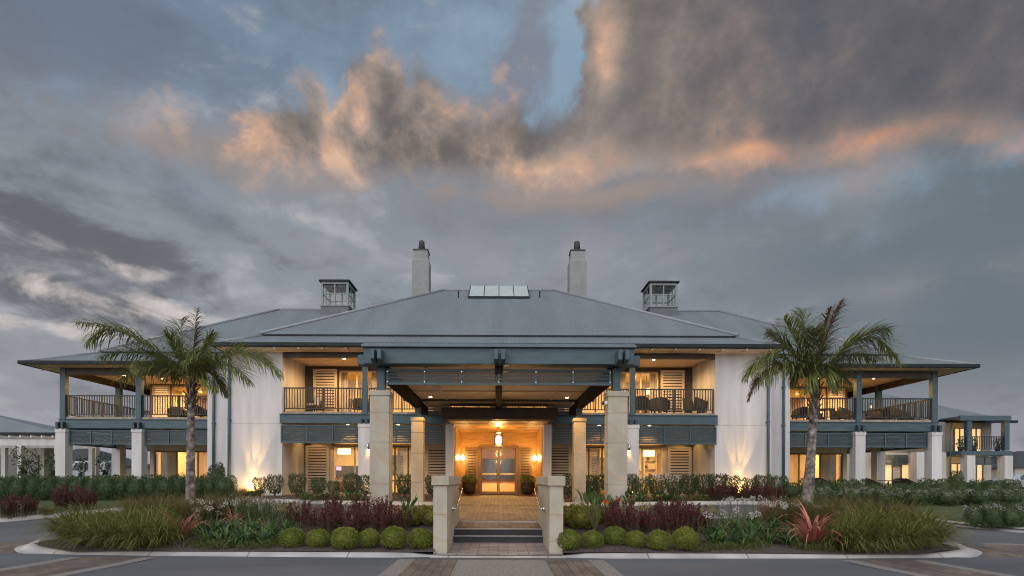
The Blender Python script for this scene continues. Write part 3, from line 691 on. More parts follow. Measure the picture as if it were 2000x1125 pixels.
for s in (-1, 1):
    def XX(a, b): return (min(s * a, s * b), max(s * a, s * b))
    # white end block with a joint line, and the set-back strip beside it
    m = MB(); x0, x1 = XX(9.0, 11.35)
    m.box(x0, x1, YW, 29.4, .4, 3.755); m.box(x0 + .02, x1 - .02, YW + .015, 29.3, 3.75, 3.78); m.box(x0, x1, YW, 29.4, 3.775, 6.76)
    for xx in (x0 + .35, ):
        pass
    m.build('wall', M['white'], lodge)
    m = MB(); x0, x1 = XX(11.352, 12.93); m.box(x0, x1, 24.55, 29.5, .4, 3.62); m.box(x0 + .02, x1 - .02, 24.565, 29.3, 3.61, 3.645); m.box(x0, x1, 24.55, 29.5, 3.64, 6.497)
    m.build('wall', M['white'], lodge)
    for px_, py_ in ((11.18, 22.93), (12.62, 24.47)):
        m = MB(); m.rnd(s * px_, py_, [(.4, .055), (6.75, .055)], 10)
        for zz in (1.6, 3.9, 5.6): m.box(s * px_ - .08, s * px_ + .08, py_ - .02, py_ + .09, zz, zz + .04)
        m.build('downpipe', M['teal'], lodge)
    # rear wall of the recess
    x0, x1 = XX(2.25, 9.0); ops = [XX(5.95, 7.70) + (FL0 + .02, 3.02), XX(3.5, 5.3) + (FL0 + .02, 3.02)]
    m = MB(); wall_open(m, x0, x1, .4, 4.05, YB, YB + .2, ops); m.build('wall', M['cream'], lodge)
    ops = [XX(5.6, 7.42) + (FL1 + .03, 6.52), XX(3.0, 5.3) + (FL1 + .03, 6.52)]
    x0, x1 = XX(0.001, 9.0)
    m = MB(); wall_open(m, x0, x1, 4.06, 6.9, YB, YB + .2, ops + [XX(.3, 2.3) + (FL1 + .03, 6.4)]); m.build('wall', M['brown'], lodge)
    x0, x1 = XX(8.7, 9.0)
    m = MB(); m.box(x0, x1 , YB - .05, YB - .001, .6, 3.1); m.build('wall_panel', M['fascia'], lodge)
    a, b = XX(5.95, 7.70); window(a, b, FL0 + .02, 3.02, YB + .06, mull=(s * 6.69,), trans=(1.42,), mat='cream')
    a, b = XX(3.5, 5.3); window(a, b, FL0 + .02, 3.02, YB + .06, mull=(s * 4.82, s * 4.2), trans=(1.42,), mat='wood_frame')
    a, b = XX(5.6, 7.42); window(a, b, FL1 + .03, 6.52, YB + .06, mull=(s * 6.6,), mat='cream')
    a, b = XX(3.0, 5.3); window(a, b, FL1 + .03, 6.52, YB + .06, mull=(s * 4.5, s * 3.7), mat='wood_frame')
    a, b = XX(.3, 2.3); window(a, b, FL1 + .03, 6.4, YB + .06, mull=(s * .96, s * 1.63), trans=(5.3,), mat='wood_frame')
    for a, b, z0, z1 in ((7.86, 8.94, FL0 + .02, 3.04), (2.3, 3.36, FL0 + .02, 3.04), (7.5, 8.6, FL1 + .02, 6.57)):
        p, q = XX(a, b); sh = shutter(p, q, z0, z1, YB - .07)
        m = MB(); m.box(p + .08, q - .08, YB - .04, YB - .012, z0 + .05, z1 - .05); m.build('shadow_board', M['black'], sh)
    # head boards over the ground windows and a pale reveal
    for a, b in ((5.9, 7.76), (3.44, 5.36)):
        p, q = XX(a, b); m = MB(); m.box(p, q, YB - .06, YB - .002, 3.04, 3.12); m.build('window_head', M['wood_frame'], lodge)
    # blinds and curtains behind the glass
    a, b = XX(3.62, 4.75); bl = shutter(a, b, FL0 + .05, 2.95, YB + .32, 26, gap=.3, name='window_blind')
    for a, b in ((5.68, 5.98), (7.1, 7.4), (3.05, 3.4), (4.95, 5.25)):
        p, q = XX(a, b); m = MB(); m.rings([[(p + (q - p) * k / 14, YB + .32 + .035 * math.sin(k * 1.9), z) for k in range(15)] for z in (FL1 + .04, 6.5)], closed=False, cap=False, smooth=True); m.build('curtain', M['curtain'], lodge)
    # interiors
    x0, x1 = XX(2.3, 8.9)
    room(x0, x1, YB + .21, 30.5, FL0, 3.6, 84, backmat='plaster')
    x0, x1 = XX(.05, 8.9); room(x0, x1, YB + .21, 30.5, FL1, 6.85, 105)
    # balcony: deck, edge beam, posts, rail, louvres
    x0, x1 = XX(2.2, 9.0)
    m = MB(); m.box(x0, x1, YW + .05, YB - .001, 4.18, 4.29); m.build('balcony_deck', M['deck'], lodge)
    m = MB(); m.box(x0, x1, YW + .2, YB - .002, 4.0, 4.05); m.build('ceiling', M['soffit'], lodge)
    m = MB(); x0, x1 = XX(2.2, 9.08); m.box(x0, x1, YW - .08, YW + .12, 3.79, 4.15); m.box(x0, x1, YW - .12, YW + .14, 4.152, 4.19); m.build('balcony_beam', M['teal'], lodge, .008)
    x0, x1 = XX(5.80, 9.05); louvre(x0, x1, 2.98, 3.72, YW, 9, 3, lodge)
    x0, x1 = XX(2.25, 5.28); louvre(x0, x1, 2.98, 3.72, YW, 9, 3, lodge)
    cx = s * 5.54
    m = MB(); m.sq(cx, YW, [(.4, .24), (3.60, .24), (3.61, .26), (3.77, .26)]); m.build('column', M['white'], lodge, .01)
    m = MB(); m.sq(cx + s * .02, YW + .02, [(4.19, .1), (6.6, .1)]); m.build('post', M['teal'], lodge, .008)
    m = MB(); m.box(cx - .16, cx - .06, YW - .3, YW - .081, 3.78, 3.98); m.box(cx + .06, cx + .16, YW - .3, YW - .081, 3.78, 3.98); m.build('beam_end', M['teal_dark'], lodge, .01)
    railing((s * 8.95, YW + .04), (s * 5.66, YW + .04), 4.29, lodge); railing((s * 5.42, YW + .04), (s * 3.25, YW + .04), 4.29, lodge)
    railing((s * 2.2, YW + .04), (0, YW + .04), 4.29, lodge)
    x0, x1 = XX(2.25, 3.2); louvre(x0, x1, 4.2, 5.2, YW + .02, 9, 1, lodge, gap=.25, mat='fascia', dmat='fascia')
    m = MB(); x0, x1 = XX(3.3, 9.0); m.box(x0, x1, YW, YW + .2, 6.55, 6.755); m.build('header_beam', M['fascia'], lodge, .01)
    m = MB(); x0, x1 = XX(.001, 8.99); m.box(x0, x1, YW + .21, YB - .003, 6.72, 6.75); m.build('ceiling', M['soffit'], lodge)
    downlight(s * 6.72, 24.0, 6.71, lodge, 95); downlight(s * 3.9, 24.2, 6.71, lodge, 60)
    downlight(s * 4.1, 24.3, 3.99, lodge, 26, 85); downlight(s * 6.9, 25.3, 3.99, lodge, 40, 100); downlight(s * 4.6, 25.3, 3.99, lodge, 36, 100); downlight(s * 8.4, 24.9, 3.99, lodge, 20, 95)
    # wing: verandah columns, beams, rails, louvres
    cols_ = [(s * 19.88, 25.3), (s * 16.42, 25.3), (s * 19.88, 28.95), (s * 19.88, 32.6), (s * 19.88, 36.2)]
    for cx, cy in cols_:
        m = MB(); m.sq(cx, cy, [(.35, .225), (3.55, .225), (3.56, .245), (3.72, .245)]); m.build('column', M['white'], lodge, .01)
        m = MB(); m.sq(cx, cy, [(3.73, .12), (6.495, .12)]); m.build('post', M['teal'], lodge, .008)
        m = MB(); m.box(cx - .17, cx - .06, cy - .3, cy - .131, 3.72, 4.02); m.box(cx + .06, cx + .17, cy - .3, cy - .131, 3.72, 4.02)
        if cy < 26: m.build('beam_end', M['teal_dark'], lodge, .01)
    m = MB(); x0, x1 = XX(12.94, 20.05); m.box(x0, x1, 25.2, 25.4, 3.75, 4.14); m.box(x0, x1, 25.16, 25.42, 4.142, 4.18); x0, x1 = XX(19.78, 19.98); m.box(x0, x1, 25.401, 38, 3.75, 4.14); m.build('balcony_beam', M['teal'], lodge, .008)
    m = MB(); x0, x1 = XX(12.94, 19.95); m.box(x0, x1, 25.25, 29.5, 4.181, 4.28); x0, x1 = XX(18.6, 19.95); m.box(x0, x1, 29.501, 38, 4.181, 4.28); m.build('balcony_deck', M['deck'], lodge)
    m = MB(); x0, x1 = XX(12.94, 19.77); m.box(x0, x1, 25.43, 29.49, 4.08, 4.12); m.build('ceiling', M['soffit'], lodge)
    m = MB(); x0, x1 = XX(12.94, 20.0); m.box(x0, x1, 25.22, 25.38, 6.19, 6.497); x0, x1 = XX(19.80, 19.96); m.box(x0, x1, 25.381, 38, 6.19, 6.497); m.build('header_beam', M['fascia'], lodge, .008)
    x0, x1 = XX(12.94, 16.16); louvre(x0, x1, 3.02, 3.68, 25.3, 9, 3, lodge); x0, x1 = XX(16.68, 19.62); louvre(x0, x1, 3.02, 3.68, 25.3, 9, 3, lodge)
    louvre(25.55, 28.7, 3.02, 3.68, s * 19.88, 11, 3, lodge, along='y'); louvre(29.2, 32.35, 3.02, 3.68, s * 19.88, 11, 3, lodge, along='y')
    railing((s * 12.97, 25.3), (s * 16.3, 25.3), 4.28, lodge); railing((s * 16.54, 25.3), (s * 19.76, 25.3), 4.28, lodge)
    railing((s * 19.88, 25.42), (s * 19.88, 28.83), 4.28, lodge); railing((s * 19.88, 29.07), (s * 19.88, 32.48), 4.28, lodge); railing((s * 19.88, 32.72), (s * 19.88, 36.08), 4.28, lodge)
    x0, x1 = XX(12.94, 18.6)
    m = MB(); wall_open(m, x0, x1, .4, 4.0, 29.51, 29.7, [XX(15.35, 18.4) + (FL0 + .02, 2.95)]); x0, x1 = XX(18.42, 18.6); m.box(x0, x1, 29.701, 39, .4, 4.0); m.build('wall', M['cream'], lodge)
    x0, x1 = XX(12.94, 18.6)
    m = MB(); wall_open(m, x0, x1, 4.29, 6.5, 29.51, 29.7, [XX(15.2, 17.46) + (FL1 + .03, 6.42)]); x0, x1 = XX(18.42, 18.6); m.box(x0, x1, 29.701, 39, 4.29, 6.5); m.build('wall', M['wood_frame'], lodge)
    a, b = XX(15.35, 18.4); window(a, b, FL0 + .02, 2.95, 29.56, mull=(s * 17.2, s * 16.05), mat='wood_frame')
    a, b = XX(15.2, 17.46); window(a, b, FL1 + .03, 6.42, 29.56, mull=(s * 16.4,), mat='cream')
    a, b = XX(17.5, 18.42); sh = shutter(a, b, FL1 + .02, 6.42, 29.42, 16, gap=.4); m = MB(); m.box(a + .08, b - .08, 29.46, 29.50, FL1 + .05, 6.36); m.build('glow_board', emit('slat_glow', (1.0, .68, .30), .55), sh)  # emissive board imitates room light showing between the slats
    x0, x1 = XX(12.97, 18.40); room(x0, x1, 29.71, 34.5, FL0, 3.6, 58); room(x0, x1, 29.71, 34.5, FL1, 6.48, 60)
    a, b = XX(17.35, 18.3); m = MB(); m.rings([[(a + (b - a) * k / 24, 29.95 + .05 * math.sin(k * 1.7), z) for k in range(25)] for z in (FL0 + .03, 2.9)], closed=False, cap=False, smooth=True); m.build('curtain', M['curtain'], lodge)
    downlight(s * 18.3, 27.0, 6.495, lodge, 70); downlight(s * 15.6, 27.0, 6.495, lodge, 72); downlight(s * 16.9, 27.8, 6.495, lodge, 62)
    downlight(s * 15.6, 27.6, 4.07, lodge, 24, 100); downlight(s * 18.0, 27.6, 4.07, lodge, 24, 100)
# entrance recess
for s in (-1, 1):
    m = MB(); m.box(*sorted((s * 1.86, s * 2.24)), 23.9, 27.0, .4, 3.8); m.build('wall', M['timber'], lodge)
m = MB(); wall_open(m, -1.86, 1.86, .5, 3.80, 27.0, 27.2, [(-.86, .86, .5, 3.02)])
for k in (-1, 1): m.box(k * .62 - .012, k * .62 + .012, 26.985, 26.999, 3.1, 3.78)
m.build('wall', M['timber'], lodge)
for s in (-1, 1):
    m = MB(); m.sq(s * 2.02, 23.0, [(.5, .17), (3.78, .17)]); m.build('pilaster', M['white'], lodge, .01)
    a, b = sorted((s * .98, s * 1.62)); sh = shutter(a, b, .82, 3.0, 26.95, 15, gap=.42, mat='wood_frame')
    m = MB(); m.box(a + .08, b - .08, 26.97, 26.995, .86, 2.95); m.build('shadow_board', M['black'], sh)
    m = MB(); a, b = sorted((s * .86, s * .97)); m.box(a, b, 26.9, 27.1, .72, 3.02); m.build('door_jamb', M['wood_frame'], lodge)
m = MB(); m.box(-.97, .97, 26.92, 27.1, 3.021, 3.12); m.build('door_head', M['wood_frame'], lodge)
M['doorframe'] = pm('bronze_door_frame', (.20, .13, .07), .35, .1, 4)
for s in (-1, 1):
    a, b = sorted((s * .005, s * .855)); m = MB(); fw = .06; y = 27.05
    m.box(a, a + fw, y - .03, y + .03, .76, 3.01); m.box(b - fw, b, y - .03, y + .03, .76, 3.01); m.box(a + fw, b - fw, y - .03, y + .03, .76, .9); m.box(a + fw, b - fw, y - .03, y + .03, 2.93, 3.01)
    d = m.build('door', M['doorframe'], lodge)
    m = MB(); m.box(a + fw, b - fw, y - .004, y + .004, .9, 2.93); m.build('pane', M['glass'], d)
    m = MB(); m.box(a + fw, b - fw, y - .012, y - .005, 1.72, 1.80)
    m.build('safety_band', pm('frosted_band', (.75, .70, .6), .6, .25, 30), d)
    m = MB(); m.tube([(s * .10, y - .035, 1.5), (s * .10, y - .09, 1.5), (s * .10, y - .09, 2.0), (s * .10, y - .035, 2.0)], .014, 6); m.build('handle', M['steel'], d)
lob = room(-2.1, 2.1, 27.21, 34.0, .76, 3.6, 150, name='lobby_interior', backmat='timber', nl=1)
m = MB(); m.box(-.9, .9, 30.2, 30.8, .76, 1.25); m.build('lobby_glow_block', M['cream'], lob)  # pale block added to catch lamplight as a low glow
m = MB(); m.box(-1.5, 1.5, 33.7, 33.8, 1.5, 2.75); m.build('lobby_reflection_panel', M['darkglass'], lob)  # dark panel added to imitate the reflection across the door glass

# ================================================================== porte-cochere and entry porch
can = thing('entrance_canopy', 'teal timber drive-through canopy on four sandstone columns in front of the entry', 'canopy', (0, 14, .45))
CD0, CD1, CXc = 14.0, 20.3, 3.02
def stone_column(cx, cy, z0, z1, h):
    prof = [(z0, h)]; k = z0
    for zz in (1.36, 2.42, 3.18):
        if z0 + .3 < zz < z1 - .3: prof += [(zz - .010, h), (zz - .007, h - .012), (zz + .007, h - .012), (zz + .010, h)]
    prof += [(z1 - .13, h), (z1 - .125, h + .025), (z1 - .02, h + .025), (z1, h + .01)]
    m = MB(); m.sq(cx, cy, prof); c = m.build('column', M['stone'], can, .006)
    m = MB(); m.sq(cx, cy, [(z1 - .001, .10), (4.36, .10)]); m.build('post', M['teal'], c, .006)
for s in (-1, 1):
    stone_column(s * CXc, CD0 + .25, .35, 3.74, .245); stone_column(s * 2.96, CD1, .4, 3.74, .215)
m = MB(); m.box(-3.36, 3.36, 13.72, 13.98, 4.36, 4.76); m.build('front_beam', M['teal'], can, .012)
m = MB(); m.rings([[(-3.40, 13.62, 4.762), (3.40, 13.62, 4.762), (3.40, 22.3, 4.762), (-3.40, 22.3, 4.762)], [(-3.40, 13.62, 4.80), (3.40, 13.62, 4.80), (3.40, 22.3, 4.80), (-3.40, 22.3, 4.80)], [(-3.34, 13.72, 4.87), (3.34, 13.72, 4.87), (3.34, 22.3, 5.0), (-3.34, 22.3, 5.0)]]); m.build('canopy_roof', pm('skylit_slate_flashing', (.12, .15, .17), .5, .08, 2), can)  # lighter than the teal: skylight on the flashing is put into its colour
m = MB(); m.box(-3.62, 3.62, 14.15, 14.36, 4.40, 4.68); m.build('cross_beam', M['teal'], can, .03)
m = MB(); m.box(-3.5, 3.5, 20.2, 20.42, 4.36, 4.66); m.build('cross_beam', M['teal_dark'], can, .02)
for s in (-1, 1):
    m = MB(); m.box(*sorted((s * 2.86, s * 3.12)), 14.37, 22.5, 4.12, 4.40); m.build('side_beam', M['beam_brown'], can, .01)
    m = MB(); m.box(*sorted((s * 3.2, s * 3.34)), 13.99, 22.3, 4.42, 4.75); m.build('side_fascia', M['teal'], can, .01)
for x in (-2.98, .02, 3.02):
    for dx_ in (-.085, .085):
        m = MB(); m.rings([[(x + dx_ - .05, y_, z_) for y_, z_ in ()]] if False else [[(x + dx_ - .05, 13.35, 4.40), (x + dx_ + .05, 13.35, 4.40), (x + dx_ + .05, 13.71, 4.32), (x + dx_ - .05, 13.71, 4.32)], [(x + dx_ - .05, 13.35, 4.64), (x + dx_ + .05, 13.35, 4.64), (x + dx_ + .05, 13.71, 4.66), (x + dx_ - .05, 13.71, 4.66)]]); m.build('beam_end', M['teal'], can, .01)
m = MB(); m.box(-.10, .10, 13.99, 22.2, 4.19, 4.38); m.build('centre_beam', M['beam_brown'], can, .01)
louvre(-2.86, 2.86, 3.90, 4.30, 14.12, 8, 6, can, gap=.42, bolts=True)
M['ceil_can'] = pm('canopy_ceiling_board', (.66, .56, .45), .7, .05, 2)
m = MB(); m.box(-2.85, 2.85, 14.4, 22.2, 4.42, 4.46)
for x in (-1.9, 1.9): m.box(x - .03, x + .03, 14.45, 22.1, 4.395, 4.419)
for y in (16.4, 18.3): m.box(-2.84, 2.84, y - .04, y + .04, 4.39, 4.418)
m.build('ceiling', M['ceil_can'], can)
for s in (-1, 1): downlight(s * 2.42, 19.6, 4.41, can, 75, 118)
for s in (-1, 1): downlight(s * 1.45, 16.9, 4.41, can, 70, 165)
m = MB(); m.rings([[(-2.1, 21.3, 3.80), (2.16, 21.3, 3.80), (2.16, 23.0, 3.80), (-2.1, 23.0, 3.80)], [(-2.2, 21.2, 3.88), (2.26, 21.2, 3.88), (2.26, 23.0, 3.88), (-2.2, 23.0, 3.88)], [(-2.2, 21.2, 4.26), (2.26, 21.2, 4.26), (2.26, 23.0, 4.26), (-2.2, 23.0, 4.26)]]); m.build('porch_roof', M['fascia'], can, .01)
m = MB(); m.box(-1.98, 1.98, 21.5, 26.98, 3.765, 3.795)
for x in (-1.2, -.4, .4, 1.2): m.box(x - .02, x + .02, 21.55, 26.9, 3.745, 3.764)
for y in (22.6, 24.0, 25.4): m.box(-1.95, 1.95, y - .02, y + .02, 3.747, 3.7635)
m.build('porch_ceiling', M['timber'], can)
m = MB(); m.rnd(0.0, 22.3, [(3.742, .12), (3.70, .13), (3.69, .10)], 16); m.build('ceiling_lamp', M['shadeglow'], can)
# pendant lantern
t = thing('pendant_lantern', 'glowing square glass lantern hanging over the entrance door', 'lantern', (0, 24.0, 2.95))
m = MB(); m.tube([(0, 24, 3.50), (0, 24, 3.745)], .012, 6); m.rnd(0, 24, [(3.745, .06), (3.72, .06)], 10); m.build('rod', M['fascia'], t)
m = MB(); h = .17
for a in (-1, 1):
    for b in (-1, 1): m.box(a * h - .01, a * h + .01, 24 + b * h - .01, 24 + b * h + .01, 2.95, 3.47)
for z in (2.95, 3.45): m.box(-h, h, 24 - h - .009, 24 - h + .009, z, z + .02); m.box(-h, h, 24 + h - .009, 24 + h + .009, z, z + .02); m.box(-h - .009, -h + .009, 24 - h, 24 + h, z, z + .02); m.box(h - .009, h + .009, 24 - h, 24 + h, z, z + .02)
m.rings([[(-h, 24 - h, 3.47), (h, 24 - h, 3.47), (h, 24 + h, 3.47), (-h, 24 + h, 3.47)], [(-.03, 23.97, 3.53), (.03, 23.97, 3.53), (.03, 24.03, 3.53), (-.03, 24.03, 3.53)]]); m.build('frame', M['fascia'], t)
m = MB(); m.rnd(0, 24, [(3.02, .06), (3.08, .115), (3.22, .125), (3.34, .09), (3.40, .03)], 14); m.build('bulb', M['bulb'], t)
lamp('POINT', (0, 24, 2.88), 140, t, size=.12); lamp('POINT', (0, 24, 3.58), 55, t, size=.08)
for s, nm in ((-1, 'on the pergola side'), (1, 'on the apartment block side')):
    t = thing('wall_sconce', 'bright wall lamp beside the entrance door ' + nm, 'wall lamp', (s * 1.78, 26.4, 2.3), 'entrance wall lamps')
    m = MB(); m.box(s * 1.86 - .03, s * 1.86 + .03, 26.33, 26.47, 2.25, 2.70); m.tube([(s * 1.83, 26.4, 2.32), (s * 1.72, 26.4, 2.32), (s * 1.72, 26.4, 2.40)], .015, 6); m.build('bracket', M['fascia'], t)
    m = MB(); m.rnd(s * 1.72, 26.4, [(2.40, .05), (2.45, .085), (2.55, .09), (2.62, .05), (2.66, .02)], 14); m.build('bulb', M['bulb'], t)
    lamp('POINT', (s * 1.58, 26.3, 2.52), 55, t, size=.09)
# walls beside the steps
for s, nm in ((-1, 'on the pergola side of the steps'), (1, 'on the apartment block side of the steps')):
    t = thing('stair_wall', 'low sandstone wall with a heavy cap and handrail, ' + nm, 'wall', (s * 1.13, 12.5, 0), 'sandstone walls flanking the steps')
    m = MB(); x0, x1 = sorted((s * 1.0, s * 1.27))
    def blk(z0, z1, i=0): m.box(x0 + i, x1 - i, 10.8 + i, 14.1 - i, z0, z1)
    for z0, z1 in ((-.15, .28), (.287, .80), (.807, 1.37)): blk(z0, z1)
    blk(-.1, 1.36, .008)
    m.build('wall_body', M['stone'], t, .006)
    m = MB(); m.box(x0 - .035, x1 + .035, 10.76, 14.14, 1.375, 1.565); m.build('cap', M['stone'], t, .01)
    m = MB(); xr = s * .91
    m.tube([(s * 1.0, 11.95, .86), (xr, 11.95, .86), (xr, 12.0, .86), (xr, 13.75, 1.24), (xr, 13.85, 1.25), (s * 1.0, 13.85, 1.25)], .022, 8)
    m.rnd(s * .99, 11.95, [(.82, .04), (.90, .04)], 8); m.build('handrail', M['steel'], t)
t = thing('security_camera', 'small white dome security camera on the sandstone canopy column', 'camera', (2.70, 14.15, 3.42))
m = MB(); m.tube([(2.775, 14.1, 3.45), (2.70, 14.1, 3.45)], [.055, .06], 12); m.build('housing', M['whiteplastic'], t)
m = MB(); m.rnd(2.66, 14.1, [(3.40, .012), (3.42, .035), (3.45, .043), (3.48, .035), (3.5, .012)], 12); m.build('dome', M['darkglass'], t)
# small column lights
for s, nm in ((-1, 'on the white column by the blue screen window'), (1, 'on the white column by the red flower window')):
    t = thing('column_light', 'small grey down light ' + nm, 'wall lamp', (s * 5.3, 22.74, 2.8), 'small column down lights')
    m = MB(); m.tube([(s * 5.36, 22.70, 2.70), (s * 5.36, 22.70, 2.96)], .05, 10); m.box(s * 5.36 - .02, s * 5.36 + .02, 22.70, 22.76, 2.8, 2.86); m.build('housing', M['steel'], t)
    m = MB(); m.rnd(s * 5.36, 22.70, [(2.698, .04), (2.69, .035)], 10); m.build('lamp_disc', M['downglow'], t)
    lamp('SPOT', (s * 5.36, 22.70, 2.66), 10, t, size=.03, aim=(0, 0, -1), spot=80)

# ================================================================== planting
class LB:
    """leaf and blade collector"""
    def __init__(s, seed): s.v = []; s.f = []; s.m = []; s.r = random.Random(seed)
    def leaf(s, p, d, n, L, W, mi=0):
        p, d, n = Vector(p), Vector(d).normalized(), Vector(n)
        side = d.cross(n)
        if side.length < 1e-4: side = d.cross(Vector((.3, .5, .8)))
        side.normalize(); b = len(s.v); fold = side.cross(d) * (W * .25)
        s.v += [p, p + d * L * .5 + side * W * .5 + fold, p + d * L, p + d * L * .5 - side * W * .5 + fold]
        s.f.append((b, b + 1, b + 2, b + 3)); s.m.append(mi)
    def blade(s, p, az, elev, L, W, droop, segs=6, mi=0, wind=(0, 0), base_w=.7, fold=0.0):
        p = Vector(p); b = len(s.v); st = L / segs; e = elev
        for k in range(segs + 1):
            t = k / segs; w = W * (base_w + (1 - base_w) * min(1, t * 3)) * (1 - max(0, t - .45) / .55) ** .8 * .5
            if k == segs: w = W * .04
            sd = Vector((-math.sin(az), math.cos(az), 0))
            s.v += [p - sd * w + Vector((0, 0, fold * w)), p + sd * w + Vector((0, 0, fold * w))]
            d = Vector((math.cos(az) * math.cos(e) + wind[0] * t, math.sin(az) * math.cos(e) + wind[1] * t, math.sin(e))).normalized()
            p = p + d * st; e -= droop / segs * (.4 + 1.2 * t)
        for k in range(segs): s.f.append((b + 2 * k, b + 2 * k + 1, b + 2 * k + 3, b + 2 * k + 2)); s.m.append(mi)
    def tube(s, pts, r, mi=0, n=5):
        t = MB(); t.tube(pts, r, n); b = len(s.v); s.v += [Vector(q) for q in t.v]; s.f += [tuple(i + b for i in f) for f in t.f]; s.m += [mi] * len(t.f)
    def core(s, cx, cz, rx, rz, mi=0, top=1.0, n=10):
        t = MB(); t.rnd(0, 0, [(cz + rz * math.sin(a), max(.01, rx * math.cos(a))) for a in [(-1.4 + 2.8 * k / 7) for k in range(8)]], n)
        b = len(s.v); s.v += [Vector(q) + Vector((cx, 0, 0)) for q in t.v]; s.f += [tuple(i + b for i in f) for f in t.f]; s.m += [mi] * len(t.f)
    def mesh(s, name, mats):
        me = bpy.data.meshes.new(name); me.from_pydata([tuple(q) for q in s.v], [], s.f)
        for m in mats: me.materials.append(m)
        me.polygons.foreach_set('material_index', s.m); me.update(); return me
def sph(r):
    z = r.uniform(-1, 1); a = r.uniform(0, 2 * math.pi); q = math.sqrt(1 - z * z); return Vector((q * math.cos(a), q * math.sin(a), z))
G = {}
G['box'] = leaf_mat('box_leaf', [(.07, .10, .018), (.16, .20, .035), (.32, .34, .07)], .5, .25)
G['yellowbox'] = leaf_mat('golden_leaf', [(.10, .12, .02), (.17, .18, .03), (.26, .24, .04)], .5, .25)
G['hedge'] = leaf_mat('hedge_leaf', [(.032, .056, .024), (.065, .105, .042), (.12, .165, .07)], .5, .3)
G['vase'] = leaf_mat('olive_shrub_leaf', [(.04, .062, .026), (.07, .10, .045), (.12, .15, .07)], .5, .3)
G['twig'] = pm('brown_twig', (.12, .09, .06), .8, .2, 8)
G['tuss'] = leaf_mat('tussock_blade', [(.045, .062, .016), (.11, .135, .032), (.20, .21, .055), (.40, .33, .17)], .5, .3)
G['fine'] = leaf_mat('fine_grass_blade', [(.065, .07, .025), (.12, .115, .04), (.19, .15, .06), (.24, .16, .08)], .6, .3)
G['strap'] = leaf_mat('strap_leaf', [(.025, .06, .022), (.055, .12, .04), (.11, .19, .06), (.22, .25, .08)], .38, .3)
G['red'] = leaf_mat('dark_red_leaf', [(.06, .016, .017), (.105, .024, .026), (.17, .05, .042)], .5, .25)
G['redlow'] = leaf_mat('bronze_green_leaf', [(.035, .04, .018), (.06, .065, .028), (.09, .06, .03)], .5, .25)
G['flax'] = leaf_mat('pink_flax_blade', [(.17, .045, .045), (.40, .10, .10), (.52, .19, .15), (.60, .42, .26)], .45, .25)
G['flower'] = leaf_mat('white_petal', [(.5, .47, .46), (.68, .66, .64)], .6, .35)
G['blush'] = leaf_mat('blush_petal', [(.38, .30, .27), (.55, .48, .44)], .6, .35)
G['orange'] = leaf_mat('orange_petal', [(.75, .13, .01), (.85, .25, .03)], .5, .3)
G['yellow'] = leaf_mat('yellow_petal', [(.42, .30, .04), (.55, .40, .08), (.50, .24, .05)], .6, .3)
G['purple'] = leaf_mat('purple_petal', [(.16, .03, .16), (.28, .06, .16), (.10, .05, .18)], .6, .3)
G['cover'] = leaf_mat('ground_cover_leaf', [(.045, .062, .015), (.09, .11, .025), (.14, .15, .04)], .55, .25)
G['palm'] = leaf_mat('palm_leaflet', [(.06, .088, .03), (.14, .175, .055), (.24, .26, .085), (.32, .27, .12)], .45, .3)
G['palmdry'] = leaf_mat('dry_palm_leaflet', [(.09, .06, .04), (.17, .11, .07), (.24, .17, .10)], .6, .25)
G['rachis'] = pm('palm_rachis', (.15, .15, .05), .5, .15, 6)
def bark_mat():
    m = pm('palm_bark', (.40, .355, .33), .9, .2, 5, 0, col2=(.12, .10, .09), stretch=(1, 1, 2.2)); t = m.node_tree; b = t.nodes['Principled BSDF']
    tcn = nd(t, 'ShaderNodeTexCoord'); v = nd(t, 'ShaderNodeTexVoronoi'); v.feature = 'F1'; mp = nd(t, 'ShaderNodeMapping'); mp.inputs['Scale'].default_value = (7, 7, 4)
    t.links.new(tcn.outputs['Object'], mp.inputs[0]); t.links.new(mp.outputs[0], v.inputs['Vector']); v.inputs['Scale'].default_value = 1.3
    cr = nd(t, 'ShaderNodeMapRange'); cr.inputs[1].default_value = .25; cr.inputs[2].default_value = .8; cr.inputs[3].default_value = 1.1; cr.inputs[4].default_value = .42
    t.links.new(v.outputs['Distance'], cr.inputs[0]); src = b.inputs['Base Color'].links[0].from_socket
    mu = nd(t, 'ShaderNodeMix', data_type='RGBA', blend_type='MULTIPLY'); mu.inputs[0].default_value = 1; t.links.new(src, mu.inputs[6]); t.links.new(cr.outputs[0], mu.inputs[7]); t.links.new(mu.outputs[2], b.inputs['Base Color'])
    bp = nd(t, 'ShaderNodeBump'); bp.inputs['Strength'].default_value = .9; bp.inputs['Distance'].default_value = .04
    t.links.new(v.outputs['Distance'], bp.inputs['Height']); t.links.new(bp.outputs[0], b.inputs['Normal']); return m
G['bark'] = bark_mat()

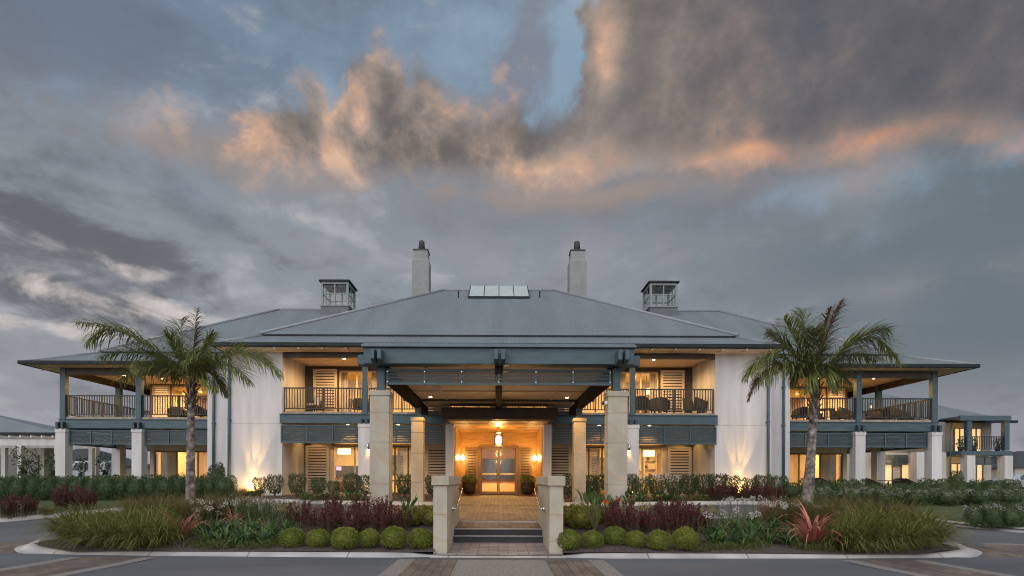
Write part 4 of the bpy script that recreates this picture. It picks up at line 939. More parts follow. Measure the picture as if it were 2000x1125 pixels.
def ball_mesh(seed, r=.245, n=2600):
    L = LB(seed); R_ = L.r; cz = r * .84; ph = [R_.uniform(0, 6.28) for _ in range(4)]
    L.core(0, cz, r * .86, r * .80, 0)
    for _ in range(n):
        d = sph(R_)
        if d.z < -.85: continue
        rr = r * (.86 + .16 * R_.random() ** .7) * (1 + .045 * math.sin(3 * d.x + ph[0]) * math.sin(4 * d.z + ph[1]) + .03 * math.sin(7 * d.y + ph[2]))
        p = Vector((d.x * rr, d.y * rr, cz + d.z * rr * .92)); q = (d + sph(R_) * .75 + Vector((0, 0, .25))).normalized()
        L.leaf(p, q, sph(R_), R_.uniform(.028, .052), R_.uniform(.016, .027))
    return L.mesh('box_ball', [G['box']])
def shrub_mesh(name, seed, prof, h, n, leaf, lw, upright, mats, t0=.0, stems=6, flat=1.0, shell=.55, wob=.12, core=0):
    """leaf volume with radius prof(t) at height t*h"""
    L = LB(seed); R_ = L.r; ph = [R_.uniform(0, 6.28) for _ in range(6)]
    for k in range(stems):
        a = R_.uniform(0, 6.28); t1 = R_.uniform(.5, .85); q = prof(t1) * R_.uniform(.2, .8)
        L.tube([(R_.uniform(-.03, .03), R_.uniform(-.03, .03), -.03), (q * .4 * math.cos(a), q * .4 * math.sin(a) * flat, h * t1 * .5), (q * math.cos(a), q * math.sin(a) * flat, h * t1)], [.012, .009, .004], 1)
    if core: L.core(0, h * (t0 + 1) / 2, max(prof(.3), prof(.6)) * core, h * (1 - t0) / 2 * core * 1.05, 0)
    for _ in range(n):
        t = t0 + (1 - t0) * R_.random(); a = R_.uniform(0, 6.28); rr = prof(t)
        rr *= (1 + wob * math.sin(3 * a + ph[0]) * math.sin(5 * t + ph[1]) + wob * .7 * math.sin(5 * a + ph[2] + 4 * t))
        q = rr * (shell + (1 - shell) * R_.random() ** .5) if R_.random() < .75 else rr * R_.random() ** .5
        p = Vector((q * math.cos(a), q * math.sin(a) * flat, h * t * (1 + .05 * math.sin(2 * a + ph[3]))))
        d = Vector((math.cos(a) * .5, math.sin(a) * .5, upright)) + sph(R_) * .7
        L.leaf(p, d, sph(R_), leaf * R_.uniform(.6, 1.3), lw * R_.uniform(.7, 1.2))
    return L.mesh(name, mats)
def round_prof(w): return lambda t: w * max(0.02, math.sin(math.pi * min(1, max(0, .10 + .82 * t)))) ** .45
def vase_prof(w): return lambda t: w * (.32 + .68 * min(1, t / .55) ** .8) * (1 if t < .85 else 1 - (t - .85) * 1.6)
def box_prof(w): return lambda t: w * (1 if t < .8 else math.sqrt(max(.05, 1 - ((t - .8) / .26) ** 2)))
def tussock_mesh(name, seed, n, L_, w, mat, lean=(0, 0), spread=.16, droop=2.2, el0=(55, 90)):
    L = LB(seed); R_ = L.r
    for _ in range(n):
        a = R_.uniform(0, 6.28); q = spread * math.sqrt(R_.random())
        L.blade((q * math.cos(a), q * math.sin(a), -.02), a + R_.uniform(-.5, .5), R(R_.uniform(*el0)), L_ * R_.uniform(.55, 1.15), w * R_.uniform(.7, 1.3), droop * R_.uniform(.55, 1.25), 6, 0, (lean[0] * R_.uniform(.4, 1.3), lean[1]))
    return L.mesh(name, [mat])
def strap_mesh(seed, n=42, L_=.52, w=.038):
    L = LB(seed); R_ = L.r
    for _ in range(n):
        a = R_.uniform(0, 6.28); q = .09 * math.sqrt(R_.random())
        L.blade((q * math.cos(a), q * math.sin(a), -.02), a, R(R_.uniform(28, 82)), L_ * R_.uniform(.6, 1.15), w * R_.uniform(.7, 1.25), R_.uniform(1.5, 2.9), 6, 0, fold=.4)
    return L.mesh('strap_plant', [G['strap']])
def heads_mesh(seed, n, h, spread, r=.055, per=34, mat='flower', stalk=True):
    L = LB(seed); R_ = L.r
    for _ in range(n):
        a = R_.uniform(0, 6.28); q = spread * math.sqrt(R_.random()); x, y, z = q * math.cos(a), q * math.sin(a), h * R_.uniform(.78, 1.12)
        if stalk: L.tube([(x * .3, y * .3, 0), (x * .7, y * .7, z * .6), (x, y, z)], [.005, .004, .003], 1, 4)
        for _ in range(per):
            d = sph(R_); L.leaf(Vector((x, y, z)) + d * r * R_.uniform(.4, 1), d, sph(R_), r * R_.uniform(.3, .55), r * R_.uniform(.22, .4), 0)
    return L.mesh('blossom', [G[mat], G['strap']])
def red_mesh(seed, h=.62, n=30):
    L = LB(seed); R_ = L.r
    for _ in range(n):
        a = R_.uniform(0, 6.28); q = .15 * math.sqrt(R_.random()); lean = R_.uniform(.02, .16); H = h * R_.uniform(.65, 1.15)
        b = Vector((q * math.cos(a), q * math.sin(a), 0)); tip = b + Vector((math.cos(a) * lean, math.sin(a) * lean, H))
        L.tube([b, (b + tip) / 2 + Vector((0, 0, .02)), tip], [.006, .005, .003], 2, 4)
        for k in range(46):
            t = .22 + .8 * R_.random(); p = b.lerp(tip, t); aa = R_.uniform(0, 6.28); up_ = R_.uniform(.2, 1.1)
            L.leaf(p + sph(R_) * .018, (math.cos(aa), math.sin(aa), up_), sph(R_), R_.uniform(.03, .062), R_.uniform(.016, .03), 0 if t > .42 or R_.random() < .3 else 1)
    return L.mesh('red_shrub', [G['red'], G['redlow'], G['twig']])
def flax_mesh(seed, n=58, L_=.95, w=.055):
    L = LB(seed); R_ = L.r
    for _ in range(n):
        a = R_.uniform(0, 6.28); q = .08 * math.sqrt(R_.random())
        L.blade((q * math.cos(a), q * math.sin(a), -.02), a, R(R_.uniform(30, 88)), L_ * R_.uniform(.55, 1.12), w * R_.uniform(.6, 1.2), R_.uniform(.7, 2.7), 8, 0, fold=.5)
    return L.mesh('pink_flax', [G['flax']])
def strelitzia(seed, n=15, h=.75):
    L = LB(seed); R_ = L.r
    for _ in range(n):
        a = R_.uniform(0, 6.28); H = h * R_.uniform(.6, 1.05); ln = R_.uniform(.05, .32)
        p1 = Vector((ln * math.cos(a), ln * math.sin(a), H)); L.tube([(0, 0, -.02), p1 * .5 + Vector((0, 0, .04)), p1], [.012, .01, .006], 1, 5)
        L.blade(p1, a, R(R_.uniform(50, 85)), .34 * R_.uniform(.8, 1.2), .11, R_.uniform(.2, .9), 5, 0, base_w=.3, fold=.6)
    return L.mesh('strelitzia', [G['strap'], G['rachis']])
def place(me, px, D, label, cat, group, name, sc=1.0, rz=None, children=(), x=None, dz=.085):
    xx = P(px, D) if x is None else x
    o = bpy.data.objects.new(name, me); COL.objects.link(o)
    o.location = (xx, D, hz(xx, D) + dz); o.rotation_euler = (0, 0, random.uniform(0, 6.28) if rz is None else rz)
    o.scale = sc if hasattr(sc, '__len__') else (sc, sc, sc)
    tag(o, label, cat, group)
    for nm, cm in children:
        c = bpy.data.objects.new(nm, cm); COL.objects.link(c); c.parent = o
    return o
random.seed(7)
ORD = ['first', 'second', 'third', 'fourth', 'fifth', 'sixth', 'seventh', 'eighth', 'ninth', 'tenth', 'eleventh', 'twelfth', 'thirteenth', 'fourteenth', 'fifteenth', 'sixteenth', 'seventeenth', 'eighteenth']
SIDE = lambda s: 'pergola side' if s < 0 else 'apartment block side'
# clipped box balls along the kerb
bm_ = [ball_mesh(i) for i in (1, 2, 3, 4)]
for s, row in ((-1, [(822, 24, 10.95), (770, 25, 10.97), (722, 21, 11.05), (675, 27, 10.88), (622, 23, 10.95), (572, 24, 10.95)]), (1, [(1110, 24, 10.88), (1157, 21.5, 10.98), (1201, 23, 11.22), (1242, 20, 11.05), (1287, 22.5, 10.9), (1339, 25, 10.95)])):
    for k, (px, rp_, D) in enumerate(row):
        q = rp_ * D / F / .272
        place(bm_[(k + (s > 0)) % 4], px, D, 'round clipped box ball, %s from the stair wall, %s' % (ORD[k], SIDE(s)), 'shrub', 'clipped box balls along the kerb', 'box_ball', (q * 1.03, q * 1.03, q * random.uniform(.92, 1.0)))
# dark red shrubs
rm_ = [red_mesh(i) for i in (11, 12, 13)]
RED_L = [(786, 12.4), (764, 12.7), (740, 12.2), (716, 12.6), (690, 12.2), (664, 12.7), (640, 12.2), (612, 12.5), (588, 12.9), (748, 13.2), (702, 13.4), (650, 13.4)]
RED_R = [(1196, 12.3), (1214, 12.7), (1232, 12.3), (1254, 12.6), (1278, 12.3), (1296, 12.7), (1316, 12.2), (1334, 12.6), (1352, 12.2), (1372, 12.5), (1306, 13.2), (1344, 13.1)]
for s, row in ((-1, RED_L), (1, RED_R)):
    row = sorted(row, key=lambda q: abs(P(q[0], q[1])))
    for k, (px, D) in enumerate(row):
        place(rm_[k % 3], px, D, 'dark red shrub behind the box balls, %s from the stair wall, %s' % (ORD[k], SIDE(s)), 'shrub', 'dark red shrubs behind the box balls', 'red_shrub', (1.0, 1.0, random.uniform(.68, 1.12) * (1.0 if s > 0 else 1.06)))
# clipped green mounds by the stair walls
mm_ = [shrub_mesh('clipped_mound', 20 + i, round_prof(.27), .42, 1500, .04, .02, .6, [G['yellowbox'], G['twig']], stems=3, core=.82) for i in range(3)]
for k, (px, D, q) in enumerate([(846, 13.2, .95), (822, 13.5, 1), (803, 13.2, .9), (838, 13.75, .95)]):
    place(mm_[k % 3], px, D, 'low clipped green mound by the stair wall, pergola side, ' + ('against the wall', 'second from the wall', 'outermost of the row', 'behind the others')[k], 'shrub', 'clipped green mounds by the stairs', 'clipped_mound', (q, q, q * .95))
for k, (px, D, q) in enumerate([(1112, 13.3, 1.05), (1136, 12.9, 1.12), (1158, 13.4, 1.05), (1180, 13.7, .9), (1128, 13.8, 1.0)]):
    place(mm_[k % 3], px, D, 'golden clipped mound by the stair wall, ' + ('against the wall', 'biggest and foremost', 'behind the bird of paradise plant', 'outermost by the column', 'at the back')[k], 'shrub', 'clipped golden mounds by the stairs', 'clipped_mound', q)
# bird of paradise plants
for k, (px, D, q, lab, nf) in enumerate([(1162, 12.6, 1.0, 'bird of paradise plant with orange flowers beside the golden mounds', 2), (1232, 13.7, .75, 'dark paddle leaved plant behind the red shrubs by the sandstone column', 0), (796, 13.0, .74, 'tall dark paddle leaved plant between red shrubs and clipped green mounds', 0), (1190, 13.3, .9, 'small paddle leaved plant with one orange flower against the sandstone column', 1)]):
    ch = []
    if nf:
        L = LB(40 + k)
        for j in range(nf):
            fx, fz = (.25 - .1 * j), .62 + .22 * j; L.tube([(0, 0, 0), (fx * .6, 0, fz * .6), (fx, 0, fz)], [.01, .009, .007], 1)
            for _ in range(9): L.leaf((fx, 0, fz), (L.r.uniform(-.3, 1), L.r.uniform(-.4, .4), L.r.uniform(.3, 1)), sph(L.r), .12, .04, 0)
        ch = [('blossom', L.mesh('blossom', [G['orange'], G['rachis']]))]
    place(strelitzia(30 + k), px, D, lab, 'plant', None, 'paddle_leaf_plant', q, 0 if nf else None, ch)
# strap leaved lilies
sm_ = [strap_mesh(i) for i in (51, 52, 53)]; hd_ = [heads_mesh(60 + i, 4, .62, .24) for i in range(3)]; hb_ = [heads_mesh(65 + i, 5, .6, .26, .045, 26, 'blush') for i in range(2)]
ST_L = [(548, 11.5, 1.0, 0), (512, 11.4, 1.05, 0), (478, 11.35, 1.05, 0), (440, 11.5, 1, 0), (408, 11.4, 1.0, 2), (560, 12.4, 1, 2), (525, 12.3, 1, 2), (490, 12.5, 1, 2), (455, 12.5, 1, 1), (420, 12.4, 1, 1), (396, 12.6, .9, 1)]
ST_R = [(1392, 11.5, 1.05, 1), (1424, 11.35, 1.05, 0), (1462, 11.4, 1.05, 1), (1500, 11.5, 1.0, 0), (1540, 11.35, 1.1, 0), (1405, 12.4, 1, 1), (1440, 12.5, 1, 1), (1475, 12.5, 1, 1), (1508, 12.6, 1, 1), (1540, 12.3, 1, 1), (1422, 13.3, 1, 1), (1465, 13.5, 1, 1), (1512, 13.5, .9, 1)]
for s, row in ((-1, ST_L), (1, ST_R)):
    row = sorted(row, key=lambda q: abs(P(q[0], q[1])))
    for k, (px, D, q, fl) in enumerate(row):
        ch = [] if not fl else [('blossom', (hd_[k % 3] if fl == 1 else hb_[k % 2]))]
        place(sm_[k % 3], px, D, 'strap leaved lily clump%s, %s from red shrubs, %s' % ({0: ' without flowers', 1: ' with white flowers', 2: ' with blush flowers'}[fl], ORD[k], SIDE(s)), 'lily', 'strap leaved lilies in the island bed', 'lily_clump', q * random.uniform(.95, 1.15), None, ch)
# airy blush flowered and yellow perennials at the back of the island
pm_ = [shrub_mesh('perennial', 70 + i, round_prof(.24), .46, 420, .05, .016, 1.2, [G['vase'], G['twig']], stems=10, core=0) for i in range(2)]
ph_ = [heads_mesh(75 + i, 26, .52, .28, .022, 8, 'blush') for i in range(2)]; py_ = [heads_mesh(78 + i, 12, .42, .22, .05, 16, 'yellow', False) for i in range(2)]
for k, (px, D) in enumerate([(475, 13.4), (505, 13.6), (535, 13.4), (490, 14.2), (520, 14.3), (565, 13.7), (455, 13.7)]):
    place(pm_[k % 2], px, D, 'airy perennial with tiny blush flowers, %s from the palm, pergola side' % ORD[[1, 3, 5, 2, 4, 6, 0][k]], 'flower', 'blush perennials at the back of the island', 'perennial_flower', random.uniform(.95, 1.1), None, [('blossom', ph_[k % 2])])
for k, (px, D) in enumerate([(556, 13.2), (580, 13.6), (1264, 13.6), (1290, 13.5), (1322, 13.6), (1388, 13.2)]):
    place(pm_[k % 2], px, D, ('yellow flowering shrub beside the blush perennials', 'yellow flowering shrub at the end of the red shrubs, pergola side', 'yellow flowering shrub closest to the sandstone column, apartment block side', 'yellow flowering shrub second out from the sandstone column', 'yellow flowering shrub rising behind tall red shrubs', 'yellow flowering shrub between red shrubs and white lilies')[k], 'shrub', 'yellow flowering shrubs in the island', 'flowering_shrub', 1.0, None, [('blossom', py_[k % 2])])
# pink flax
for k, (px, D, q, lab) in enumerate([(1588, 11.35, 1.12, 'big pink and cream striped flax beside the grass tussocks'), (356, 11.9, .95, 'pink flax partly hidden behind the tussocks near the palm trunk, pergola side'), (455, 13.0, .6, 'small dull pink flax among the white lilies, pergola side'), (1497, 14.2, .62, 'small pink flax behind the white lilies near the uplight, apartment block side'), (420, 14.3, .6, 'small orange pink flax beside the palm trunk, pergola side')]):
    place(flax_mesh(80 + k, 74 if k == 0 else 42), px, D, lab, 'flax', None, 'flax', q)
# grass tussocks
tm_ = [tussock_mesh('grass_tussock', 90 + i, 330, .95, .019, G['tuss'], (-.55, -.15), .17, 2.6, (38, 88)) for i in range(3)]
tr_ = [tussock_mesh('grass_tussock', 95 + i, 330, .95, .019, G['tuss'], (.5, -.15), .17, 2.6, (38, 88)) for i in range(3)]
fm_ = [tussock_mesh('fine_grass', 100 + i, 380, .62, .007, G['fine'], (-.15 + .3 * i, 0), .22, 1.9, (52, 88)) for i in range(2)]
T_L = [(318, 11.45), (300, 11.2), (262, 11.15), (226, 11.2), (190, 11.3), (160, 11.5), (140, 11.9), (305, 12.0), (280, 11.9), (240, 12.0), (200, 12.1), (165, 12.4), (295, 12.6), (250, 12.8), (205, 12.9), (322, 13.1)]
T_R = [(1652, 11.35), (1668, 11.15), (1704, 11.15), (1740, 11.2), (1774, 11.3), (1804, 11.5), (1822, 11.9), (1664, 11.9), (1690, 11.9), (1730, 12.0), (1768, 12.1), (1796, 12.5), (1680, 12.7), (1722, 12.8), (1762, 12.9), (1662, 12.8)]
for s, row in ((-1, T_L), (1, T_R)):
    row = sorted(row, key=lambda q: abs(P(q[0], q[1])))
    for k, (px, D) in enumerate(row):
        place((tm_ if s < 0 else tr_)[k % 3], px, D - .27, 'arching grass tussock, %s outward from the pink flax, %s' % (ORD[k], SIDE(s)), 'grass tussock', 'arching grass tussocks', 'grass_tussock', random.uniform(.78, 1.06), random.uniform(-.3, .3))
F_L = [(275, 13.7), (312, 14.0), (345, 13.6), (402, 13.9), (432, 14.3), (300, 14.6), (335, 14.8), (395, 14.7), (455, 14.6), (265, 14.4), (478, 14.7), (372, 13.4)]
F_R = [(1520, 13.9), (1545, 14.2), (1600, 13.9), (1628, 13.6), (1655, 14.0), (1690, 13.7), (1560, 13.5), (1640, 14.6), (1682, 14.6), (1722, 13.9), (1516, 14.7), (1588, 13.3), (1750, 14.0), (1770, 13.4)]
for s, row in ((-1, F_L), (1, F_R)):
    row = sorted(row, key=lambda q: abs(P(q[0], q[1])))
    for k, (px, D) in enumerate(row):
        place(fm_[k % 2], px, D, 'fine brownish grass by the palm, %s outward from stairs, %s' % (ORD[k], SIDE(s)), 'ornamental grass', 'fine grasses around the palms', 'grass_clump', random.uniform(1.15, 1.5))
# low ground cover along the kerb, beyond counting
def cover(name, spots, mat, h=.10, n=90, leaf=.035):
    L = LB(len(spots)); R_ = L.r
    for x, y, r in spots:
        for _ in range(int(n * (r / .2) ** 2)):
            a = R_.uniform(0, 6.28); q = r * math.sqrt(R_.random()); xx, yy = x + q * math.cos(a), y + q * math.sin(a)
            zz = hz(xx, yy) + .085 + h * R_.random() * (1 - (q / r) ** 2 * .8)
            L.leaf((xx, yy, zz), (R_.uniform(-1, 1), R_.uniform(-1, 1), R_.uniform(.2, 1.2)), sph(R_), leaf * R_.uniform(.6, 1.3), leaf * .55)
    o = bpy.data.objects.new(name, L.mesh(name, [mat])); COL.objects.link(o); return tag(o, kind='stuff')
random.seed(3); sp = []
for a, b in ((375, 555), (1350, 1500), (1545, 1640)):
    for _ in range(int((b - a) / 3.0)):
        D = random.uniform(10.82, 11.3); sp.append((P(random.uniform(a, b), D), D, random.uniform(.09, .2)))
cover('ground_cover', sp, G['cover'], .13, 110)
L = LB(77); R_ = L.r
for _ in range(1500):                                      # bark chips and fallen leaves on the island beds
    sg = R_.choice((-1, 1)); x = sg * R_.uniform(1.3, 9.0); y = R_.uniform(10.72, 13.4); z = hz(x, y) + .09 + .03 * math.sin(x * 2.1) * math.sin(y * 2.7)
    a = R_.uniform(0, 6.28); L.leaf((x, y, z + .004), (math.cos(a), math.sin(a), R_.uniform(-.05, .35)), (R_.uniform(-.3, .3), R_.uniform(-.3, .3), 1), R_.uniform(.03, .09), R_.uniform(.012, .03))
tag_o = bpy.data.objects.new('bark_litter', L.mesh('bark_litter', [leaf_mat('bark_chip', [(.05, .035, .028), (.13, .095, .075), (.26, .20, .16)], .9, .05)])); COL.objects.link(tag_o); tag(tag_o, kind='stuff')
sp = [(P(random.uniform(1150, 1225), 20.3), random.uniform(20.2, 20.7), random.uniform(.12, .22)) for _ in range(16)]
tag(cover('purple_ground_cover', sp, G['purple'], .1, 60, .045), 'purple and red flowering ground cover along the kerb behind the column', 'ground cover')
sp = [(P(random.uniform(590, 720), 20.6), random.uniform(20.2, 20.9), random.uniform(.12, .25)) for _ in range(14)] + [(P(random.uniform(1330, 1500), 20.8), random.uniform(20.9, 21.3), random.uniform(.2, .35)) for _ in range(26)]
cover('ground_cover', sp, G['cover'], .28, 110, .06)
# clipped vase shaped shrubs in front of the walls
vm_ = [shrub_mesh('clipped_shrub', 110 + i, vase_prof(.34), .92, 1250, .085, .028, 1.5, [G['vase'], G['twig']], t0=.16, stems=9, shell=.45) for i in range(4)]
V_L = [(846, 21.8, .95), (790, 21.9, .98), (713, 21.7, .95), (688, 21.9, 1), (652, 21.6, .72), (622, 21.9, .85), (580, 21.9, 1.0), (537, 21.9, .92), (508, 22.1, .85)]
V_R = [(1110, 21.8, 1), (1150, 21.8, 1), (1178, 22.0, .98), (1232, 22.2, .95), (1252, 21.7, .95), (1284, 22, 1), (1318, 21.8, 1.0), (1346, 22.0, 1.03), (1374, 21.8, 1.03), (1402, 21.9, 1.02), (1428, 22.0, .98), (1466, 22.1, .9), (1492, 21.9, 1.0), (1522, 22.6, 1.02)]
for s, row in ((-1, V_L), (1, V_R)):
    for k, (px, D, q) in enumerate(row):
        place(vm_[k % 4], px, D, 'clipped olive shrub at the lodge wall, %s from the entrance, %s' % (ORD[k], SIDE(s)), 'shrub', 'clipped shrubs before the lodge wall', 'clipped_shrub', (q * (1.0 if s < 0 else 1.12), q, q * random.uniform(.95, 1.05)))
ld_ = [heads_mesh(120 + i, 5, .75, .25, .075, 30) for i in range(2)]
for k, (px, D, fl) in enumerate([(596, 20.9, 0), (628, 20.8, 0), (652, 20.9, 0), (684, 20.9, 0), (706, 20.8, 0), (1252, 20.9, 1), (1284, 20.8, 1), (1318, 20.9, 1), (1130, 20.4, 0), (1300, 21.4, 1)]):
    place(sm_[k % 3], px, D, 'strap leaved lily%s by the drive kerb, %s' % (' with white flowers' if fl else '', ('outermost before the shutter', 'before the shutter edge', 'below the blue screen window', 'beside the white column', 'against the sandstone column', 'below the red flower window', 'second from the sandstone column', 'below the shutter', 'small one by the stair wall', 'behind the others near the wall')[k]), 'lily', 'lilies by the drive kerb', 'lily_clump', 1.25, None, [('blossom', ld_[k % 2])] if fl else [])
for k, (px, D) in enumerate([(1400, 20.95), (1422, 21.1), (1445, 20.95), (1468, 21.1), (1490, 21.0), (1508, 21.2)]):
    place(rm_[k % 3], px, D, 'dark red shrub in the row under the uplight, %s toward the palm' % ORD[k], 'shrub', 'dark red shrubs under the uplight', 'red_shrub', (1.5, 1.5, .95))
# clipped hedge on the pergola side, shrub by shrub
hm_ = [shrub_mesh('hedge_shrub', 130 + i, box_prof(.42), .98, 1700, .075, .03, 1.1, [G['hedge'], G['twig']], stems=4, core=.85, wob=.07) for i in range(4)]
k = 0
for j in range(17):
    px = 440 - j * 28.5; D = 21.9 - .035 * j + (.1 if j % 2 else 0)
    if px < -25: break
    place(hm_[j % 4], px, D, 'dense green hedge shrub along the lawn, %s from the white wall toward the pergola' % ORD[j], 'shrub', 'hedge shrubs along the lawn', 'hedge_shrub', (1.0, 1.0, random.uniform(.86, .96)))
# looser green and white flowering bushes on the apartment side
gm_ = [shrub_mesh('green_bush', 140 + i, round_prof(.42), 1.0, 1300, .085, .035, .9, [G['hedge'], G['twig']], stems=6, core=.78, wob=.16) for i in range(3)]
wf_ = [heads_mesh(150 + i, 26, .86, .44, .075, 16, 'flower', False) for i in range(3)]
for j in range(13):
    px = 1600 + j * 31; place(gm_[j % 3], px, 21.0 + .3 * (j % 2), 'white flowering bush along the lawn, %s from palm toward apartment block' % ORD[j], 'bush', 'white flowering bushes along the lawn', 'flowering_bush', (1.05, 1.0, random.uniform(.54, .70)), None, [('blossom', wf_[j % 3])])
for j in range(14):
    px = 1545 + j * 33; place(gm_[(j + 1) % 3], px, 22.4 + .25 * (j % 3), 'plain green bush behind the white flowering bushes, %s from the downpipe outward' % ORD[j], 'bush', 'green bushes before the verandah', 'green_bush', (.9, .9, random.uniform(.66, .88)))
for k, (px, D, q) in enumerate([(1905, 16.0, .62), (1938, 15.8, .72), (1972, 15.7, .68), (1998, 15.9, .65), (1900, 17.6, .5)]):
    place(gm_[k % 3], px, D, 'low white flowering bush by the drive kerb, ' + ('closest to the path', 'second from the path', 'third from the path', 'cut by the picture edge', 'set back on the lawn')[k], 'bush', 'low white bushes by the drive kerb', 'flowering_bush', q, None, [('blossom', wf_[k % 3])])
for k, (px, D, q) in enumerate([(12, 17.3, 1.0), (38, 17.6, 1.1), (58, 17.9, .95), (118, 19.2, 1.15), (140, 19.5, 1.25), (164, 19.3, 1.1), (180, 19.6, .9)]):
    place(rm_[k % 3], px, D, 'dark red shrub by the lawn kerb on the pergola side, %s from the road' % ORD[k], 'shrub', 'dark red shrubs by the lawn kerb', 'red_shrub', q)
place(fm_[0], 92, 18.2, 'green grass clump between the two red shrub groups by the lawn kerb', 'ornamental grass', None, 'grass_clump', .8)
place(fm_[1], 468, 22.3, 'bronze grass clump glowing beside the uplight on the pergola side', 'ornamental grass', None, 'grass_clump', 1.0)
place(gm_[0], 424, 23.6, 'broad leaved green bush against the white wall by the downpipe, pergola side', 'bush', None, 'green_bush', (.9, .9, 1.35))
# uplights at the foot of the white walls
for px, D, lab, pw in ((488, 22.72, 'garden uplight washing the white wall on the pergola side', 75), (1447, 22.72, 'garden uplight washing the white wall on the apartment block side', 75), (716, 22.3, 'small garden uplight beside the white column, pergola side', 12), (1237, 22.3, 'small garden uplight beside the white column, apartment block side', 16), (1688, 21.7, 'garden uplight glowing among the white flowering bushes', 10), (1838, 21.7, 'garden uplight among the bushes below the verandah corner', 7)):
    x = P(px, D); z = hz(x, D) + .09; t = thing('garden_uplight', lab, 'garden light', (x, D, z), 'garden uplights')
    m = MB(); m.rnd(x, D, [(z, .02), (z + .12, .02)], 8); m.rnd(x, D, [(z + .12, .05), (z + .24, .06), (z + .24, .05)], 12); m.build('housing', M['rail'], t)
    m = MB(); m.rnd(x, D, [(z + .235, .05), (z + .243, .03)], 12); m.build('lamp_disc', M['bulb'], t)
    if pw > 50:
        for q_, (ox, oy) in enumerate(((-.16, .12), (.15, .13), (.02, .17), (-.3, .1), (.31, .1))):  # tufts added around the lamp to split its beam into streaks
            o = bpy.data.objects.new('grass_clump', fm_[q_ % 2]); COL.objects.link(o); o.location = (x + ox, D + oy - .02, z - .03); o.rotation_euler = (0, 0, q_ * 1.3); o.scale = (.42, .42, .8)
            tag(o, 'grass tuft round the bright uplight, ' + ('toward the pergola', 'toward the apartment block', 'directly behind it', 'outermost toward the pergola', 'outermost toward the apartment block')[q_] + ', ' + SIDE(px - 973), 'ornamental grass', 'grass tufts round the uplights')
        o = bpy.data.objects.new('grass_clump', tm_[0]); COL.objects.link(o); o.location = (x, D - .02, z - .02); o.scale = (.55, .30, .62)
        tag(o, 'broad grass tuft glowing directly over the bright uplight, ' + SIDE(px - 973), 'ornamental grass', 'grass tufts round the uplights')
    for ax_, sp_, kk in ((-.16, 15, 5.0), (.06, 13, 7.0), (.24, 17, 4.5), (.0, 46, 1.7)): lamp('SPOT', (x, D, z + .27), pw * kk, t, size=.015, aim=(ax_, .13, 1), spot=sp_, blend=.7)  # narrow spots added beside the wide one to imitate separate rays
    lamp('POINT', (x, D + .04, z + .33), pw * .85, t, size=.05)

